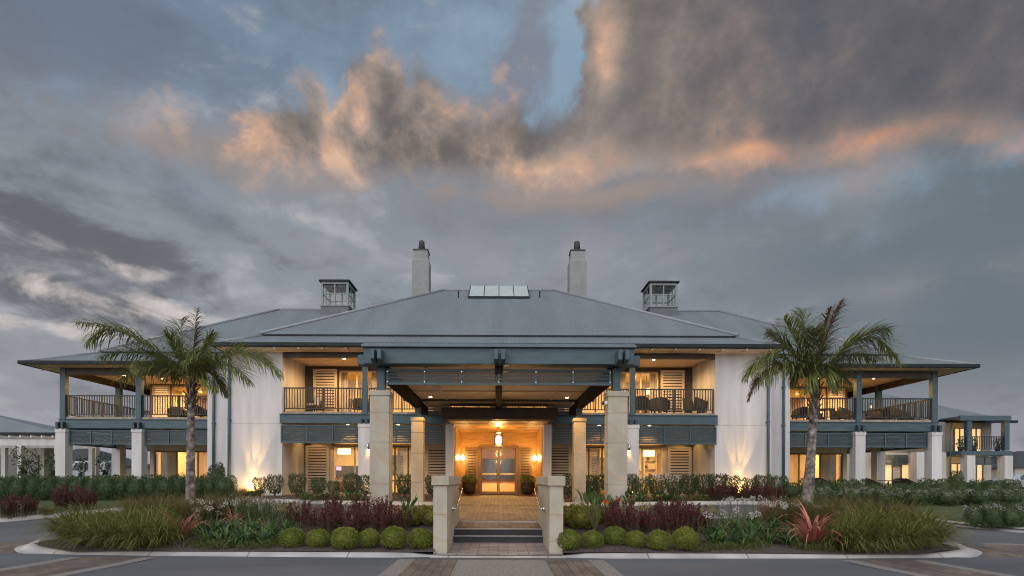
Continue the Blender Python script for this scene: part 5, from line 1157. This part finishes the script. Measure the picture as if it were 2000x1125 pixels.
# ------------------------------------------------------------------ palms
def palm(name, base_px, D, trunk, fronds, label, seed):
    x0 = P(base_px, D); z0 = hz(x0, D) + .08; Rn = random.Random(seed)
    t = thing('palm_tree', label, 'palm tree', (x0, D, z0))
    pts = []; rad = []
    W = lambda px, py, dy=0: Vector((P(px, D + dy), D + dy, Zp(py, D + dy)))
    for px, py, r in trunk: pts.append(W(px, py)); rad.append(r)
    pts[0].z = z0 - .1
    # resample the trunk finely, with frond scars and a rough skin
    P2 = []; Q2 = []
    for k in range(len(pts) - 1):
        for j in range(14):
            u = j / 14; P2.append(pts[k].lerp(pts[k + 1], u)); Q2.append((rad[k] * (1 - u) + rad[k + 1] * u))
    P2.append(pts[-1]); Q2.append(rad[-1])
    for _ in range(3): P2 = [P2[0]] + [(P2[i - 1] + P2[i] * 2 + P2[i + 1]) / 4 for i in range(1, len(P2) - 1)] + [P2[-1]]
    m = MB(); rings = []; n = 18
    for k, p in enumerate(P2):
        rough = .07 + .20 * min(1, max(0, (k / len(P2) - .25) * 2))
        rings.append([tuple(p + Vector((math.cos(6.283 * i / n), math.sin(6.283 * i / n), 0)) * Q2[k] * (1 + rough * math.sin(k * 1.9 + i * 2.094 + (k // 3)) * .6 + rough * Rn.uniform(-.6, .6))) for i in range(n)])
    m.rings(rings, smooth=True); tr = m.build('trunk', G['bark'], t)
    # old leaf stubs under the crown
    sb = MB(); top = P2[-1]
    for k in range(22):
        a = k * 2.399; f = 1 - (k / 22) * .30; q = P2[int((len(P2) - 1) * f)]; rr = Q2[int((len(P2) - 1) * f)]
        d = Vector((math.cos(a), math.sin(a), 1.3)); sb.tube([q + Vector((math.cos(a), math.sin(a), 0)) * rr * .7, q + d * (rr * .7 + .06), q + d * (rr * .9 + .11)], [.03, .024, .012], 5)
    sb.build('leaf_stub', G['twig'], t)
    crown = pts[-1]
    for k, fr in enumerate(fronds):
        (cx, cy), (tx, ty), dy = fr[0], fr[1], fr[2]; dry = len(fr) > 3 and fr[3]; wl = fr[4] if len(fr) > 4 else 1.0
        A = crown + Vector((Rn.uniform(-.05, .05), Rn.uniform(-.05, .05), Rn.uniform(-.06, .1)))
        B = W(cx, cy, dy * .5); C_ = W(tx, ty, dy); L = LB(seed * 100 + k); NN = 50; prev = None
        bez = lambda u: A * (1 - u) ** 2 + B * 2 * u * (1 - u) + C_ * u * u
        L.tube([bez(u / 12) for u in range(13)], [.018 - .0013 * u for u in range(13)], 1, 5)
        ln = (C_ - A).length
        for j in range(NN):
            u = .12 + .88 * j / (NN - 1); p = bez(u); d = (bez(min(1, u + .02)) - bez(u - .02)).normalized()
            side = d.cross(Vector((0, 0, 1)))
            if side.length < .2: side = Vector((1, 0, 0)) if abs(d.x) < .7 else Vector((0, 1, 0))
            side.normalize(); upn = side.cross(d)
            prof = math.sin(math.pi * min(1, .16 + .80 * u)) ** .7
            for sg in (-1, 1):
                for _ in range(2):
                    Lf = (.46 + .46 * min(1, ln / 2)) * prof * Rn.uniform(.7, 1.15) * wl
                    q = (side * sg * Rn.uniform(.45, 1.0) + upn * Rn.uniform(-.45, .55) + d * Rn.uniform(.5, 1.05)).normalized()
                    az_ = math.atan2(q.y, q.x); el_ = math.asin(max(-1, min(1, q.z)))
                    L.blade(p, az_, el_, Lf, .024, Rn.uniform(1.0, 2.5) + (.3 if dry else 0), 4, 0, (.34 if C_.x > A.x else -.05, 0), base_w=.6)
        fo = bpy.data.objects.new('frond', L.mesh('frond', [G['palmdry'] if dry else G['palm'], G['rachis'] if not dry else G['twig']])); COL.objects.link(fo); fo.parent = t
        fo.data.transform(Matrix.Translation(-wloc(t)))
        if dry: fo['label'] = 'brown dried palm frond'
palm('palm_tree', 372, 14.6, [(372, 1015, .135), (372, 960, .113), (372, 905, .10), (372, 860, .09), (373, 815, .085), (373, 785, .092), (374, 752, .07)],
     [((265, 632), (149, 633), .2), ((215, 595), (172, 672), -.5), ((285, 665), (196, 700), -.3), ((300, 690), (230, 745), .5), ((310, 700), (262, 722), -.6), ((335, 680), (330, 745), .8), ((352, 690), (353, 627), .3), ((345, 690), (322, 655), -.5), ((374, 690), (384, 606), -.1, True, .55), ((395, 690), (414, 655), .3), ((470, 645), (546, 735), -.1), ((455, 665), (522, 705), .6), ((440, 680), (487, 748), -.5), ((415, 700), (440, 772), .3), ((400, 720), (425, 765), -.6), ((380, 700), (395, 690), -1.1), ((360, 690), (350, 700), 1.2)],
     'feather palm with a straight trunk on the pergola side of the island', 5)
palm('palm_tree', 1576, 14.6, [(1576, 1015, .16), (1577, 970, .142), (1582, 915, .122), (1585, 865, .10), (1587, 825, .092), (1592, 785, .092), (1594, 745, .08)],
     [((1610, 640), (1642, 586), .1, True, .7), ((1600, 655), (1622, 600), -.4, True, .5), ((1690, 590), (1758, 705), -.1), ((1665, 640), (1735, 640), -.5), ((1660, 660), (1712, 700), .6), ((1575, 660), (1566, 603), .2), ((1585, 665), (1590, 640), -.8), ((1555, 665), (1530, 622), -.3), ((1535, 670), (1500, 650), .5), ((1500, 650), (1455, 735), -.1), ((1510, 690), (1470, 715), .5), ((1525, 690), (1485, 745), -.5), ((1492, 672), (1461, 778), .2, True, .6), ((1560, 690), (1545, 750), .4), ((1615, 700), (1632, 762), -.4), ((1620, 680), (1660, 745), .3), ((1580, 700), (1568, 765), -.5)],
     'feather palm with a leaning twisted trunk on the apartment block side of the island', 6)

# ================================================================== furniture and what shows through the windows
def make_chair(name, label, group, cushion=True, mat='wicker'):
    t = thing(name, label, 'armchair', (0, 0, 0), group)
    m = MB(); m.rings([[(-.30, -.30, .30), (.30, -.30, .30), (.32, .28, .27), (-.32, .28, .27)], [(-.31, -.31, .40), (.31, -.31, .40), (.33, .29, .38), (-.33, .29, .38)]]); m.build('seat', M[mat], t, .02)
    rings = []
    for k in range(15):
        a = R(-25 + 230 * k / 14); c, s_ = math.cos(a), math.sin(a); hgt = .62 + .22 * max(0, s_)
        rings.append([(.33 * c, .05 + .30 * s_, .28), (.36 * c, .05 + .33 * s_, .28), (.39 * c, .05 + .38 * s_, hgt), (.35 * c, .05 + .34 * s_, hgt)])
    m = MB(); m.rings(rings, smooth=False); m.build('backrest', M[mat], t)
    for x in (-.26, .26):
        for y in (-.25, .24): m = MB(); m.tube([(x, y, 0), (x * .96, y * .96, .31)], .02, 6); m.build('leg', M[mat], t)
    if cushion:
        m = MB(); m.box(-.27, .27, -.28, .22, .402, .49); m.build('seat_cushion', M['cushion'], t, .03)
        m = MB(); m.rings([[(-.25, .16, .49), (.25, .16, .49), (.25, .28, .49), (-.25, .28, .49)], [(-.24, .22, .86), (.24, .22, .86), (.24, .33, .86), (-.24, .33, .86)]]); m.build('back_cushion', M['cushion'], t, .03)
    return t
def make_table(label, r=.45, h=.72, mat='furn', group=None):
    t = thing('round_table', label, 'table', (0, 0, 0), group)
    m = MB(); m.rnd(0, 0, [(h - .04, r - .01), (h - .03, r), (h, r)], 20, smooth=False); m.build('table_top', M[mat], t)
    m = MB(); m.rnd(0, 0, [(.0, .24), (.03, .22), (.05, .04), (h - .05, .035)], 14); m.build('leg', M[mat], t); return t
dark = make_chair('armchair', 'x', 'dark wicker armchairs on the verandahs', False); light_ = make_chair('armchair', 'x', 'cushioned armchairs on the balcony', True)
used = set()
def put(proto, x, y, z, rz, label):
    if proto.name in used: o = copy_tree(proto, None, (x, y, z), rz)
    else: used.add(proto.name); o = proto; o.location = (x, y, z); o.rotation_euler = (0, 0, rz)
    o['label'] = label; return o
B0 = 4.295
put(light_, P(616, 24.4), 24.4, B0, R(-20), 'cream cushioned armchair on the balcony before the shutter, pergola side')
put(light_, P(1290, 24.6), 24.6, B0, R(160), 'cream cushioned armchair seen from behind, balcony on the apartment block side')
put(dark, P(706, 24.6), 24.6, B0, R(30), 'dark wicker chair on the balcony beside the teal post, pergola side')
for k, (px, y, rz) in enumerate([(1250, 24.3, 170), (1275, 24.7, 200), (1352, 24.4, 60), (1376, 24.2, 80)]):
    put(dark, P(px, y), y, B0, R(rz), 'dark wicker armchair on the balcony, apartment block side, ' + ('beside the teal post', 'before the lit window', 'before the shutter', 'against the white side wall')[k])
WL = [(342, 27.6, 20), (362, 28.2, -30), (392, 27.2, 70)]
for k, (px, y, rz) in enumerate(WL): put(dark, P(px, y), y, 4.285, R(rz), 'dark wicker armchair, upper verandah behind the palm, pergola side, ' + ('by the shutter', 'in the middle', 'by the white wall')[k])
WR = [(1562, 27.0, -50), (1592, 28, 10), (1638, 27.6, 60), (1655, 27.0, 20), (1706, 27.4, -40), (1742, 27.0, 30), (1770, 27.6, 60)]
for k, (px, y, rz) in enumerate(WR): put(dark, P(px, y), y, 4.285, R(rz), 'dark wicker armchair, upper verandah, apartment block side, ' + ('by the white wall', 'behind the palm', 'before the shutter', 'inside the middle post', 'outside the middle post', 'at the middle of the end bay', 'by the corner post')[k])
for k, (px, y, z, rz) in enumerate([(1705, 28.0, .8, 20), (1760, 27.8, .8, -30), (1788, 27.4, .8, 60), (1605, 27.6, .8, 0)]):
    put(dark, P(px, y), y, z, R(rz), 'dark wicker dining chair on the ground terrace, ' + ('by the inner column', 'in the middle of the bay', 'by the corner column', 'under the lit window')[k])
for k, (px, y, z, lab) in enumerate([(378, 27.6, 4.285, 'round dark table among wicker chairs on the upper verandah, pergola side'), (1610, 27.2, 4.285, 'round dark table behind the palm on the upper verandah, apartment block side'), (1722, 27.0, 4.285, 'round dark table in the end bay of the upper verandah'), (1735, 27.4, .8, 'round dark dining table on the ground terrace, apartment block side')]):
    t = make_table(lab, group='round tables on the verandahs'); t.location = (P(px, y), y, z)
for k, (px, y) in enumerate([(225, 27.2), (258, 27.6), (300, 27.0)]):
    t = make_table('pale timber topped table above the hedge on the ground terrace, ' + ('closest to the pergola', 'in the middle', 'before the curtained window')[k], .5, .74, 'timber', 'timber tables on the ground terrace'); t.location = (P(px, y), y, .72)
for px, y, z, lab in ((1628, 26.9, 4.285, 'small candle lantern glowing by the middle post of the upper verandah'), (1700, 26.8, 5.008, 'small candle lantern on the table in the end bay of the upper verandah')):
    x = P(px, y); t = thing('candle_lantern', lab, 'lantern', (x, y, z)); m = MB(); h = .07
    for a in (-h, h):
        for b in (-h, h): m.box(x + a - .006, x + a + .006, y + b - .006, y + b + .006, z, z + .22)
    m.box(x - h - .01, x + h + .01, y - h - .01, y + h + .01, z + .22, z + .24); m.box(x - h - .01, x + h + .01, y - h - .01, y + h + .01, z - .012, z - .001); m.build('frame', M['fascia'], t)
    m = MB(); m.rnd(x, y, [(z, .035), (z + .1, .035), (z + .15, .006)], 10); m.build('candle', M['shadeglow'], t)
# planters beside the entrance door
for s in (-1, 1):
    x, y, z = s * 1.38, 26.3, .79; t = thing('planter', 'dark round planter with a low plant beside the door, %s' % SIDE(s), 'planter', (x, y, z), 'planters beside the door')
    m = MB(); m.rnd(x, y, [(z, .20), (z + .1, .30), (z + .35, .36), (z + .52, .33), (z + .55, .36), (z + .58, .35), (z + .58, .30), (z + .5, .29)], 20); m.build('pot', M['darkpot'], t)
    pl = shrub_mesh('plant', 160 + (s > 0), round_prof(.36), .36, 500, .09, .035, .9, [G['hedge'], G['twig']]); o = bpy.data.objects.new('plant', pl); COL.objects.link(o); o.parent = t; o.location = (0, 0, .5)
# ceiling pendants, shelves, flowers and screen behind the ground floor windows
for px, y, z, lab, w in ((672, 27.6, 2.72, 'pleated drum pendant lamp glowing behind the window, pergola side', .30), (1266, 27.6, 2.68, 'pleated drum pendant lamp glowing above the red flowers', .30), (1273, 27.4, 5.75, 'glowing white drum pendant upstairs beside the shutter', .26), (1262, 28.6, 5.15, 'low wide glowing pendant in the upstairs room, apartment block side', .42)):
    x = P(px, y); t = thing('drum_pendant', lab, 'pendant lamp', (x, y, z)); top = 3.6 if z < 4 else 6.85
    m = MB(); m.tube([(x, y, z + .26), (x, y, top - .002)], .01, 6); m.build('cord', M['fascia'], t)
    n = 40; m = MB(); m.rings([[(x + (w + .012 * (i % 2)) * math.cos(6.2832 * i / n), y + (w + .012 * (i % 2)) * math.sin(6.2832 * i / n), zz) for i in range(n)] for zz in (z, z + .27)]); m.build('lamp_shade', M['shadeglow'], t)
x, y = P(1253, 26.6), 26.6
t = thing('console_table', 'narrow dark console table under the red flowers', 'table', (x, y, .75)); m = MB(); m.box(x - .5, x + .5, y - .18, y + .18, 1.45, 1.49); m.build('table_top', M['furn'], t)
for a in (-.46, .46):
    for b in (-.14, .14): m = MB(); m.box(x + a - .02, x + a + .02, y + b - .02, y + b + .02, .752, 1.45); m.build('leg', M['furn'], t)
t = thing('flower_vase', 'dark vase of red flowers on the console behind the window', 'vase', (x - .2, y, 1.49)); m = MB(); m.rnd(x - .2, y, [(1.491, .05), (1.58, .075), (1.66, .045), (1.70, .055)], 14); m.build('vase', M['darkpot'], t)
L = LB(9)
for _ in range(60): d = sph(L.r); L.leaf(Vector((0, 0, .34)) + d * .12, d, sph(L.r), .07, .05)
o = bpy.data.objects.new('flower_bunch', L.mesh('flower_bunch', [M['red']])); COL.objects.link(o); o.parent = t
y = 30.2; x0, x1 = P(1257, y), P(1281, y)
t = thing('bookcase', 'white bookcase with ornaments seen through the red flower window', 'bookcase', ((x0 + x1) / 2, y, .75)); m = MB()
m.box(x0, x0 + .04, y - .15, y + .15, .752, 3.0); m.box(x1 - .04, x1, y - .15, y + .15, .752, 3.0); m.box(x0 + .04, x1 - .04, y + .12, y + .15, .752, 3.0)
for k in range(6): zz = .76 + k * .44; m.box(x0 + .04, x1 - .04, y - .15, y + .119, zz, zz + .03)
m.build('shelf_unit', M['cushion'], t)
for k in range(1, 5):
    zz = .79 + k * .44; m = MB(); xx = x0 + .15 + .09 * (k % 3); m.rnd(xx, y, [(zz + .001, .06), (zz + .12, .08), (zz + .2, .03)], 10); m.build('ornament', M['darkpot'] if k % 2 else M['furn'], t)
y = 30.2; x0, x1 = P(655, y), P(700, y)
t = thing('television', 'dark wall television with a blue glow behind the window', 'television', ((x0 + x1) / 2, y, 1.5)); m = MB(); m.box(x0, x1, y + .02, y + .08, 1.45, 2.2); m.build('case', M['fascia'], t)
m = MB(); m.box(x0 + .03, x1 - .03, y + .01, y + .019, 1.48, 2.17); m.build('screen', M['darkglass'], t); m = MB(); m.box(x0 + .04, x0 + .32, y + .004, y + .009, 1.95, 2.16); m.build('lit_corner', M['screen'], t)
for k, (px, y, s) in enumerate([(660, 29.4, 0), (700, 29.0, 0), (1160, 28.8, 1), (1290, 28.8, 1)]):
    x = P(px, y); t = thing('sofa', ('brown sofa under the television', 'brown sofa behind the white column', 'green grey sofa behind the window by the stair wall', 'cream sofa beside the bookcase')[k], 'sofa', (x, y, .76))
    mt = M['furn'] if not s else (M['cushion'] if k == 3 else pm('grey_green_fabric', (.14, .16, .14), .9, .1, 8))
    m = MB(); m.box(x - .7, x + .7, y - .4, y + .4, .85, 1.2); m.build('seat', mt, t, .05); m = MB(); m.box(x - .7, x + .7, y - .55, y - .401, .85, 1.55); m.build('backrest', mt, t, .05)
    for q in (-.8, .8): m = MB(); m.box(x + q - .1, x + q + .1, y - .5, y + .4, .762, 1.36); m.build('armrest', mt, t, .04)
for px, y, z, lab in ((342, 33.6, 2.05, 'glowing wall lamp inside the end room, pergola side'), (1604, 33.6, 2.05, 'glowing wall lamp inside the end room, apartment block side')):
    x = P(px, 34.4); y = 34.36; t = thing('interior_sconce', lab, 'wall lamp', (x, y, z)); m = MB(); m.box(x - .04, x + .04, y, y + .13, z - .3, z); m.build('bracket', M['fascia'], t)
    m = MB(); m.rnd(x, y - .02, [(z, .15), (z + .34, .11)], 16); m.build('lamp_shade', M['bulb'] if False else M['shadeglow'], t); lamp('POINT', (x, y - .25, z + .1), 18, t, size=.12)
for s in (-1, 1):                                          # bright inner window opening of the end rooms
    for k, xx in enumerate((16.3, 17.6)):
        m = MB(); x = s * xx; m.box(x - .42, x - .34, 34.3, 34.44, .9, 2.9); m.box(x + .34, x + .42, 34.3, 34.44, .9, 2.9); m.box(x - .34, x + .34, 34.3, 34.44, 2.82, 2.9); m.build('inner_frame', M['cushion'], lodge)
        m = MB(); m.box(x - .34, x + .34, 34.40, 34.45, .9, 2.82); m.build('night_pane', M['darkglass'], lodge)

# ================================================================== neighbouring buildings
def hip_simple(m, x0, x1, y0, y1, z0, zr, mi=(0, 1), end=None):
    w, d = x1 - x0, y1 - y0; r = end or min(w, d) / 2
    if w >= d: r0, r1 = (x0 + r, (y0 + y1) / 2, zr), (x1 - r, (y0 + y1) / 2, zr)
    else: r0, r1 = ((x0 + x1) / 2, y0 + r, zr), ((x0 + x1) / 2, y1 - r, zr)
    A, B, C_, D = (x0, y0, z0), (x1, y0, z0), (x1, y1, z0), (x0, y1, z0)
    if w >= d:
        m.quad(A, B, r1, r0, mi[0]); m.quad(C_, D, r0, r1, mi[0]); m.add([B, C_, r1], [(0, 1, 2)], mi[1]); m.add([D, A, r0], [(0, 1, 2)], mi[1])
    else:
        m.add([A, B, r0], [(0, 1, 2)], mi[0]); m.add([C_, D, r1], [(0, 1, 2)], mi[0]); m.quad(B, C_, r1, r0, mi[1]); m.quad(D, A, r0, r1, mi[1])
    m.quad(D, C_, B, A, 2)
M['greywall'] = pm('grey_apartment_wall', (.22, .22, .22), .8, .06, 2)
M['beigewall'] = pm('beige_apartment_wall', (.50, .46, .40), .8, .05, 2)
M['glowcurtain'] = emit('glow_curtain', (1.0, .62, .24), .85)  # emission on the cloth stands in for room light behind it
ap = thing('apartment_block', 'smaller two storey apartment block with corner balcony and lit curtained windows', 'building', (31, 38, .7))
D0, DW = 36.0, 38.6
m = MB(); m.box(20.5, 34.4, DW, 48, .4, 3.45); m.build('wall', M['beigewall'], ap); m = MB(); m.box(20.5, 34.4, DW, 48, 3.451, 5.59); m.build('wall', M['greywall'], ap)
m = MB(); hip_simple(m, 20.0, 35.1, 37.6, 51.6, 5.6, 9.1); rf = m.build('roof', [M['roofx'], M['roofy'], M['soffit']], ap)
m = MB(); m.box(19.9, 35.2, 37.48, 37.599, 5.45, 5.63); m.build('gutter', M['gutter'], rf)
m = MB(); m.box(29.85, 33.15, 35.75, 35.9, 5.42, 5.74); m.box(29.85, 33.15, 35.901, 37.47, 5.60, 5.70); m.build('balcony_fascia', M['teal'], ap)
for x in (30.55, 32.98):
    m = MB(); m.sq(x, D0, [(3.5, .15), (5.42, .15)]); m.build('post', M['teal'], ap); m = MB(); m.sq(x, D0, [(.4, .27), (3.15, .27)]); m.build('column', M['white'], ap, .01)
m = MB(); m.box(30.0, 33.3, D0 - .15, DW - .01, 3.18, 3.46); m.build('balcony_deck', M['teal'], ap)
railing((29.95, D0 - .05), (30.4, D0 - .05), 3.46, ap, .95); railing((30.7, D0 - .05), (32.83, D0 - .05), 3.46, ap, .95)
for x0, x1, z0, z1 in ((31.75, 32.55, 3.5, 5.2), (32.9, 33.7, 3.5, 5.2), (31.5, 32.5, .8, 2.75), (32.85, 33.8, .8, 2.75), (28.05, 29.4, .8, 2.8), (26.3, 27.5, .8, 3.0)):
    w_ = window(x0, x1, z0, z1, DW - .04, mull=((x0 + x1) / 2,), mat='wood_frame', parent=ap, depth=.06); m = MB(); n = 20
    m.rings([[(x0 + .06 + (x1 - x0 - .12) * k / n, DW - .008 - .003 * (k % 2), z) for k in range(n + 1)] for z in (z0 + .05, z1 - .05)], closed=False, cap=False); m.build('curtain', M['glowcurtain'], w_)
m = MB(); m.rnd(30.0, 36.7, [(.4, .05), (5.4, .05)], 8); m.build('downpipe', M['teal'], ap)
m = MB(); m.box(28.6, 29.8, 36.8, 38.59, .4, 3.4); m.build('wall', M['white'], ap); m = MB(); m.box(28.6, 29.8, 36.9, 38.59, 3.401, 5.44); m.build('wall', M['greywall'], ap)
louvre(31.0, 32.5, 2.55, 3.1, D0 + .1, 7, 2, ap); louvre(26.0, 28.4, 2.6, 3.3, D0 + 2.4, 7, 3, ap)
m = MB(); m.sq(27.75, D0 + .6, [(.4, .26), (3.4, .26)]); m.build('column', M['white'], ap); 
lamp('POINT', (31.8, 37.4, 5.1), 30, ap, size=.1); lamp('POINT', (31.8, 37.4, 2.9), 26, ap, size=.1); lamp('POINT', (27.0, 37.8, 3.1), 30, ap, size=.1)
for px, z, lab in ((1876, 3.465, 'small potted shrub behind the apartment balcony rail, beside the wall'), (1901, 3.465, 'small potted shrub just past the middle post of the apartment balcony'), (1948, 3.465, 'potted shrub in the outer corner of the apartment balcony')):
    x, y = P(px, 36.5), 36.5; t = thing('potted_shrub', lab, 'potted plant', (x, y, z), 'pots on the apartment balcony'); m = MB(); m.rnd(x, y, [(z, .13), (z + .3, .18)], 12); m.build('pot', M['darkpot'], t)
    o = bpy.data.objects.new('plant', shrub_mesh('plant', 170 + px, round_prof(.2), .5, 160, .1, .05, .8, [G['hedge'], G['twig']])); COL.objects.link(o); o.parent = t; o.location = (0, 0, .28)
x, y = P(1868, 33), 33.0
o = place(gm_[1], 1868, 33, 'dark leafy shrub standing beside the apartment ground floor wall', 'shrub', None, 'leafy_shrub', (.9, .9, 1.35))
t = put(light_, P(1922, 36.8), 36.8, .75, R(200), 'pale armchair on the ground terrace of the apartment block')
# pergola wing at the other end
pg = thing('pavilion_house', 'low pale pavilion with grey hip roof behind the white pergola', 'building', (-29, 36, .7))
m = MB(); m.box(-44, -28.1, 34.2, 36.0, .4, 4.0); m.build('wall', M['beigewall'], pg)
m = MB(); hip_simple(m, -52, -26.0, 33.0, 37.2, 4.15, 5.95, end=8.2); rf = m.build('roof', [M['roofx'], M['roofy'], M['fascia']], pg); m = MB(); m.box(-48, -25.9, 32.87, 32.999, 3.98, 4.18); m.build('gutter', M['gutter'], rf)
m = MB(); m.box(-30.6, -28.4, 34.12, 34.199, .75, 2.9); m.build('glass_door', M['darkglass'], pg); shutter(-31.6, -30.65, .75, 2.9, 34.05, 14, parent=pg, mat='white')
pe = thing('white_pergola', 'white painted timber pergola with shaped rafter ends over the hedge', 'pergola', (-26, 30, .7))
m = MB(); m.box(-30, -23.6, 29.9, 30.06, 3.22, 3.56); m.build('beam', M['white'], pe); m = MB(); m.box(-30, -23.6, 32.4, 32.56, 3.22, 3.56); m.build('beam', M['white'], pe)
for k in range(11):
    m = MB(); x = -29.6 + k * .58; m.rings([[(x - .04, 29.5, 3.62), (x + .04, 29.5, 3.62), (x + .04, 33.0, 3.565), (x - .04, 33.0, 3.565)], [(x - .04, 29.5, 3.74), (x + .04, 29.5, 3.74), (x + .04, 33.0, 3.74), (x - .04, 33.0, 3.74)]]); m.build('rafter', M['white'], pe)
for x in (-29.0, -25.9, -23.9):
    for y in (29.98, 32.48): m = MB(); m.sq(x, y, [(.4, .11), (3.22, .11)]); m.build('post', M['white'], pe)
vn = [shrub_mesh('climbing_vine', 180 + i, lambda t: .34 + .22 * math.sin(t * 9) + .1 * math.sin(t * 23), 2.3, 420, .16, .09, .4, [G['hedge'], G['twig']], stems=5, shell=.2, wob=.4) for i in range(2)]
for k, (px, D, q, lab) in enumerate([(45, 29.8, 1.0, 'leafy climbing vine on the pergola post over the hedge'), (68, 30.4, .75, 'leafy climber reaching across the beige pavilion wall'), (104, 29.8, .9, 'leafy climbing vine beside the verandah corner column'), (160, 34.5, .9, 'leafy climber seen just inside the verandah corner column'), (205, 34.0, .95, 'leafy climbing vine in the middle of the verandah opening')]):
    place(vn[k % 2], px, D, lab, 'vine', None, 'climbing_vine', q)
m = MB(); x = P(186, 34.6); m.sq(x, 34.6, [(.4, .16), (3.4, .16)]); t = thing('pergola_post', 'plain pale post standing among the climbers behind the verandah', 'post', (x, 34.6, .7)); m.build('shaft', M['white'], t)
# far houses and parked vehicles
for k, (x0, x1, y0, y1, ze, zr, lab) in enumerate([(-56, -44, 62, 72, 2.9, 5.0, 'distant grey roofed house seen through the verandah bay'), (56, 70, 60, 72, 3.0, 5.1, 'distant low house with a dark roof beyond the apartment block')]):
    t = thing('distant_house', lab, 'house', ((x0 + x1) / 2, y0, .7)); m = MB(); m.box(x0 + .5, x1 - .5, y0 + .5, y1 - .5, .4, ze); m.build('wall', M['beigewall'], t); m = MB(); hip_simple(m, x0, x1, y0, y1, ze, zr); m.build('roof', [M['pot'], M['pot'], M['fascia']], t)
    m = MB(); m.box(x0 + 2, x0 + 4, y0 + .45, y0 + .499, 1.2, 2.4); m.build('window', M['darkglass'], t)
def vehicle(name, label, cat, x, y, L_, H, prof, rz):
    t = thing(name, label, cat, (0, 0, 0)); m = MB(); w = .88
    m.rings([[(px_ * L_, -w * q, pz * H) for px_, pz, q in prof]] + [[(px_ * L_, w * q, pz * H) for px_, pz, q in prof]], smooth=False); m.build('body', M['carpaint'], t, .05)
    for sgn in (-1, 1):
        m = MB(); m.quad((-.22 * L_, sgn * (w - .015), .62 * H), (.20 * L_, sgn * (w - .015), .62 * H), (.12 * L_, sgn * (w * .93), .92 * H), (-.16 * L_, sgn * (w * .93), .92 * H))
        g = m.build('side_window', M['darkglass'], t); g.location.y += sgn * .03
        for fx in (-.32, .31):
            m = MB(); n = 20; m.rings([[(fx * L_ + .31 * math.cos(6.283 * i / n), sgn * (w - .18), .31 + .31 * math.sin(6.283 * i / n)) for i in range(n)], [(fx * L_ + .31 * math.cos(6.283 * i / n), sgn * (w + .02), .31 + .31 * math.sin(6.283 * i / n)) for i in range(n)]]); wh = m.build('wheel', M['tyre'], t)
            m = MB(); m.rings([[(fx * L_ + .2 * math.cos(6.283 * i / n), sgn * (w + .021), .31 + .2 * math.sin(6.283 * i / n)) for i in range(n)], [(fx * L_ + .19 * math.cos(6.283 * i / n), sgn * (w + .035), .31 + .19 * math.sin(6.283 * i / n)) for i in range(n)]]); m.build('rim', M['steel'], wh)
        m = MB(); m.box(.47 * L_, .495 * L_, sgn * .55 - .15, sgn * .55 + .15, .5 * H, .58 * H); m.build('headlight', M['whiteplastic'], t)
    t.location = (x, y, .75); t.rotation_euler = (0, 0, rz); return t
CAR = [(-.5, .25, .95), (-.5, .58, .95), (-.42, .63, .95), (-.28, .95, .8), (.02, 1.0, .8), (.24, .64, .95), (.47, .54, .92), (.5, .25, .92), (.3, .16, .95), (-.3, .16, .95)]
VAN = [(-.5, .18, 1), (-.5, .93, .95), (-.42, 1.0, .9), (.22, 1.0, .9), (.38, .62, .98), (.49, .5, .95), (.5, .2, .95), (.2, .14, 1), (-.3, .14, 1)]
vehicle('parked_car', 'silver car parked beyond the end of the apartment block', 'car', P(1990, 50), 50, 4.4, 1.45, CAR, R(10))
vehicle('parked_van', 'pale van parked far off, seen through the verandah bay', 'van', P(175, 52), 52, 5.2, 2.3, VAN, R(170))

# framed pictures on the far walls of the rooms
for k, (px, y, z0, w_, h_, lab) in enumerate([(668, 30.44, 5.2, 1.0, .7, 'dark framed picture upstairs behind the lit window, pergola side'), (720, 30.44, 5.1, .6, .8, 'framed picture upstairs beside the teal post, pergola side'), (1255, 30.44, 5.2, .9, .7, 'framed picture upstairs behind the drum pendant, apartment block side'), (1170, 30.44, 1.7, .8, 1.0, 'framed picture behind the ground floor window by the stair wall'), (775, 30.44, 1.7, .7, 1.1, 'framed picture behind the ground floor blinds, pergola side'), (1222, 30.44, 1.7, .5, .7, 'small framed picture behind the white column, apartment block side')]):
    x = P(px, y); t = thing('wall_picture', lab, 'picture', (x, y, z0)); m = MB(); m.box(x - w_ / 2, x + w_ / 2, y, y + .04, z0, z0 + h_); m.build('frame', M['furn'], t)
    m = MB(); m.box(x - w_ / 2 + .05, x + w_ / 2 - .05, y - .006, y - .001, z0 + .05, z0 + h_ - .05); m.build('canvas', pm('canvas_paint', [(.25, .2, .13), (.12, .16, .18), (.3, .22, .12)][k % 3], .8, .3, 4), t)
